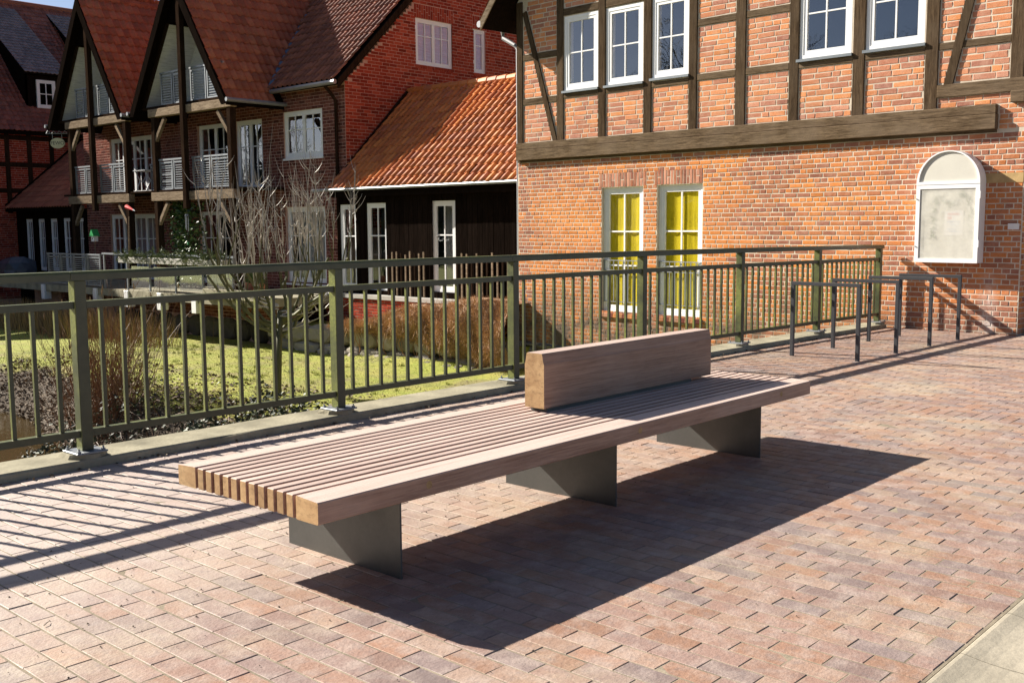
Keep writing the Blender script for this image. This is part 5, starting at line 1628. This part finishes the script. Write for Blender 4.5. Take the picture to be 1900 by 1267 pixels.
def small_things():
    r = random.Random(51)
    # round holiday-flat sign on a bracket at the left gable post
    T = thing('hanging_sign', (15.42, 33.42, 4.12), 'oval cream hanging sign reading FEWO at the left gable', 'sign')
    mb = MB(); n = 28; C0 = Vector((15.42, 33.42, 4.12))
    mb.poly_prism([C0 + SCREEN_R * (.23 * math.cos(2 * math.pi * k / n)) + Vector((0, 0, .165 * math.sin(2 * math.pi * k / n))) for k in range(n)], SCREEN_D * .025); mb.build('sign_plate', SIGNY, T)
    cu = bpy.data.curves.new('lettering', 'FONT'); cu.body = 'FEWO'; cu.size = .155; cu.align_x = 'CENTER'; cu.align_y = 'CENTER'
    to = bpy.data.objects.new('lettering_tmp', cu); COL.objects.link(to)
    dg = bpy.context.evaluated_depsgraph_get(); me = bpy.data.meshes.new_from_object(to.evaluated_get(dg))
    bpy.data.objects.remove(to, do_unlink=True)
    for v in me.vertices: v.co = SCREEN_R * v.co.x + Vector((0, 0, v.co.y)) - SCREEN_D * .004
    me.materials.clear(); me.materials.append(BLACK)
    lo = bpy.data.objects.new('lettering', me); COL.objects.link(lo); lo.parent = T
    mb = MB(); e = C0 + Vector((0, 0, .3)); R_ = SCREEN_R
    mb.tube([e - R_ * .35, e + R_ * .42], .014, 6); mb.tube([e - R_ * .15, e - R_ * .15 - Vector((0, 0, .16))], .007, 5); mb.tube([e + R_ * .15, e + R_ * .15 - Vector((0, 0, .16))], .007, 5)
    for k in range(4): mb.tube([e + R_ * (-.34 + k * .18), e + R_ * (-.29 + k * .18) + Vector((0, 0, .09)), e + R_ * (-.22 + k * .18) + Vector((0, 0, .03))], .014, 5)
    mb.build('bracket', GALV, T)
    # wind chime
    T = thing('wind_chime', (15.35, 25.78, .96), 'slim wind chime hanging from the right balcony', 'wind chime')
    mb = MB(); mb.tube([(15.35, 25.78, 2.15), (15.35, 25.78, .98)], .004, 4); mb.build('cord', BALCG, T)
    mb = MB(); mb.tube([(15.35, 25.78, 1.80), (15.35, 25.78, 1.75)], [.05, .055], 8); mb.build('cap', GALV, T)
    for k in range(5):
        a = k * 1.257; mb = MB(); mb.tube([(15.35 + .04 * math.cos(a), 25.78 + .04 * math.sin(a), 1.74), (15.35 + .04 * math.cos(a), 25.78 + .04 * math.sin(a), 1.46 - .03 * k)], .009, 6); mb.build('tube', GALV, T)
    mb = MB(); mb.tube([(15.35, 25.78, 1.05), (15.35, 25.78, 1.0), (15.35, 25.78, .96)], [.012, .03, .006], 6); mb.build('drop', GREENP, T)
    # red wind toy on a stick
    T = thing('wind_toy', (15.0, 28.45, -.26), 'small red and white wind toy on a pale stick between the gables', 'wind toy')
    mb = MB(); mb.tube([(15.0, 28.45, -.26), (15.0, 28.28, 1.75)], .014, 6); mb.build('stick', BALCG, T)
    mb = MB(); mb.tube([(15.0, 28.40, 2.04), (15.0, 28.25, 2.0), (15.0, 28.0, 1.93)], [.06, .05, .02], 8); b = mb.build('body', RED, T)
    mb = MB(); mb.tube([(15.0, 28.02, 1.94), (15.0, 27.93, 1.91)], [.026, .01], 8); mb.build('tip', WHITE, b)
    # bird house on a pole
    T = thing('bird_house', (14.9, 30.2, -.26), 'small bird house with green roof on a pole in front of the left gable', 'bird house')
    mb = MB(); mb.tube([(14.9, 30.2, -.26), (14.9, 30.2, 1.04)], .012, 6); mb.build('pole', BALCG, T)
    mb = MB(); mb.cbox(14.83, 14.97, 30.12, 30.28, 1.04, 1.20, .006); hb = mb.build('box', WHITEB, T)
    mb = MB(); mb.poly_prism([(14.80, 30.06, 1.20), (14.80, 30.34, 1.20), (14.80, 30.2, 1.40)], (.2, 0, 0)); mb.build('roof', GREENP, T)
    mb = MB(); mb.tube([(14.829, 30.2, 1.13), (14.826, 30.2, 1.13)], .025, 10); mb.build('entrance', BLACK, hb)
    # folding table on the balcony
    T = thing('balcony_table', (16.3, 29.6, 2.49), 'pale folding table on the balcony between the gables', 'table')
    mb = MB(); mb.cbox(16.05, 16.6, 29.2, 30.0, 3.12, 3.15, .005); mb.build('table_top', WHITEB, T)
    for y in (29.3, 29.9):
        for s in (-1, 1):
            mb = MB(); mb.tube([(16.33 + s * .22, y, 2.49), (16.33 + s * .06, y, 2.82), (16.33 - s * .06, y, 2.85), (16.33 - s * .2, y, 3.12)], .014, 6); mb.build('leg', WHITEB, T)
    # covered heap at the far left of the terrace
    T = thing('covered_heap', (15.2, 36.6, -.3), 'heap under a blue grey sheet at the left end of the terrace', 'heap')
    mb = MB(); rr = random.Random(3); rock(mb, (15.2, 36.6, .05), (.5, .9, .42), rr); mb.build('sheet', BLUEPL, T)
    mb = MB(); mb.tube([(15.2, 36.5, -.3), (15.2, 36.5, .55)], .015, 5); mb.build('stake', BALCG, T)
    # terracotta pots with bulbs by the shrub
    for i, (y, lab) in enumerate(((21.4, 'terracotta pot nearest the annex on the terrace edge'), (21.75, 'terracotta pot beside the rightmost planter on the terrace edge'))):
        T = thing('flower_pot', (14.6, y, -.26), lab, 'flower pot', 'terracotta pots on the terrace')
        mb = MB(); mb.tube([(14.6, y, -.26), (14.6, y, .08), (14.6, y, .10)], [.10, .14, .15], 12); mb.build('pot', TERRA, T)
        mb = MB()
        for k in range(60): blade(mb, (14.6 + r.gauss(0, .05), y + r.gauss(0, .05), .09), (r.gauss(0, .3), r.gauss(0, .3), 1), r.uniform(.2, .5), .008, (r.random(), 0, 0))
        mb.build('plant', LEAF_I, T)
small_things()

# crumbs, bits of bark and twigs lying on the paving
def debris():
    r = random.Random(57); mb = MB()
    for i in range(900):
        x = r.uniform(1.0, 9.0); y = r.gauss(4.35, .5) if r.random() < .6 else r.uniform(1.3, 6.1)
        s = r.uniform(.002, .006); z = crown(x) + .003
        vs = [(x + s * r.uniform(.6, 1.2) * math.cos(k * 1.57 + 1), y + s * r.uniform(.6, 1.2) * math.sin(k * 1.57 + 1), z) for k in range(4)] + [(x, y, z + s * .9)]
        mb.add(vs, [(0, 1, 4), (1, 2, 4), (2, 3, 4), (3, 0, 4)], (r.random() * .5, 0, 0))
    for i in range(10):
        x = r.uniform(1.6, 7.0); y = r.uniform(1.4, 5.0); a = r.uniform(0, 6.28); L = r.uniform(.02, .07); z = crown(x) + .006
        mb.tube([(x, y, z), (x + .5 * L * math.cos(a), y + .5 * L * math.sin(a), z + .004), (x + L * math.cos(a + .1), y + L * math.sin(a + .1), z)], [.0018, .002, .001], 4, (r.random(), 0, 0))
    for i in range(240):                           # dead leaves blown against the kerb
        x = r.uniform(.5, 14); y = KERB_Y0 - abs(r.gauss(0, .035)) - .01
        leafq(mb, (x, y, crown(x) + .008), r, r.uniform(.008, .02), 2.0, (r.random() * .6, 0, 0))
    tag(mb.build('paving_crumbs', LITTER), 'crumbs, twigs and dead leaves strewn on the brick paving', 'debris', kind='stuff')
debris()

# bare trees mirrored in the panes; unseen leafy mass added to darken reflections
def wood():
    r = random.Random(61); mb = MB()
    ny, nz = 120, 14; vs = []
    for i in range(ny + 1):
        for j in range(nz + 1):
            y = -14 + 126 * i / ny; q = j / nz; h = 6.5 + 1.6 * math.sin(y * .31) + 1.1 * math.sin(y * .83 + 1) + r.gauss(0, .5)
            vs.append((-19.5 - 4 * q * q + r.gauss(0, .45), y + r.gauss(0, .3), -1.6 + h * q))
    mb.add(vs, [(i*(nz+1)+j, (i+1)*(nz+1)+j, (i+1)*(nz+1)+j+1, i*(nz+1)+j+1) for i in range(ny) for j in range(nz)], (0.1, 0, 0))
    for i in range(16000):
        v = r.choice(vs); leafq(mb, (v[0] + r.gauss(.2, .35), v[1] + r.gauss(0, .7), v[2] + r.gauss(0, .35)), r, r.uniform(.08, .2), .2, (r.random() ** 3 * .7, 0, 0))
    def br(p, d, l, rad, lev):
        q = p + d * l; mb.tube([p, p + d * (l * .5) + Vector((r.gauss(0, .05), r.gauss(0, .05), 0)) * l, q], [rad, rad * .8, rad * .6], 3, (.0, 0, 0), False)
        if lev == 0: return
        for k in range(3 if lev > 1 else 4):
            nd = (d + Vector((r.gauss(0, .55), r.gauss(0, .55), r.gauss(.08, .4)))).normalized(); br(p + d * (l * r.uniform(.55, 1)), nd, l * r.uniform(.6, .8), rad * .55, lev - 1)
    for y in (2, 14, 24, 33, 42, 52, 64, 78):
        br(Vector((-19 + r.uniform(-3, 3), y, -1.5)), Vector((0, 0, 1)), r.uniform(4.6, 6.0), .34, 6)
    tag(mb.build('wood', LEAF_B), 'bare trees behind the viewer with a dark leafy mass added for the window reflections', 'wood', kind='stuff')
wood()
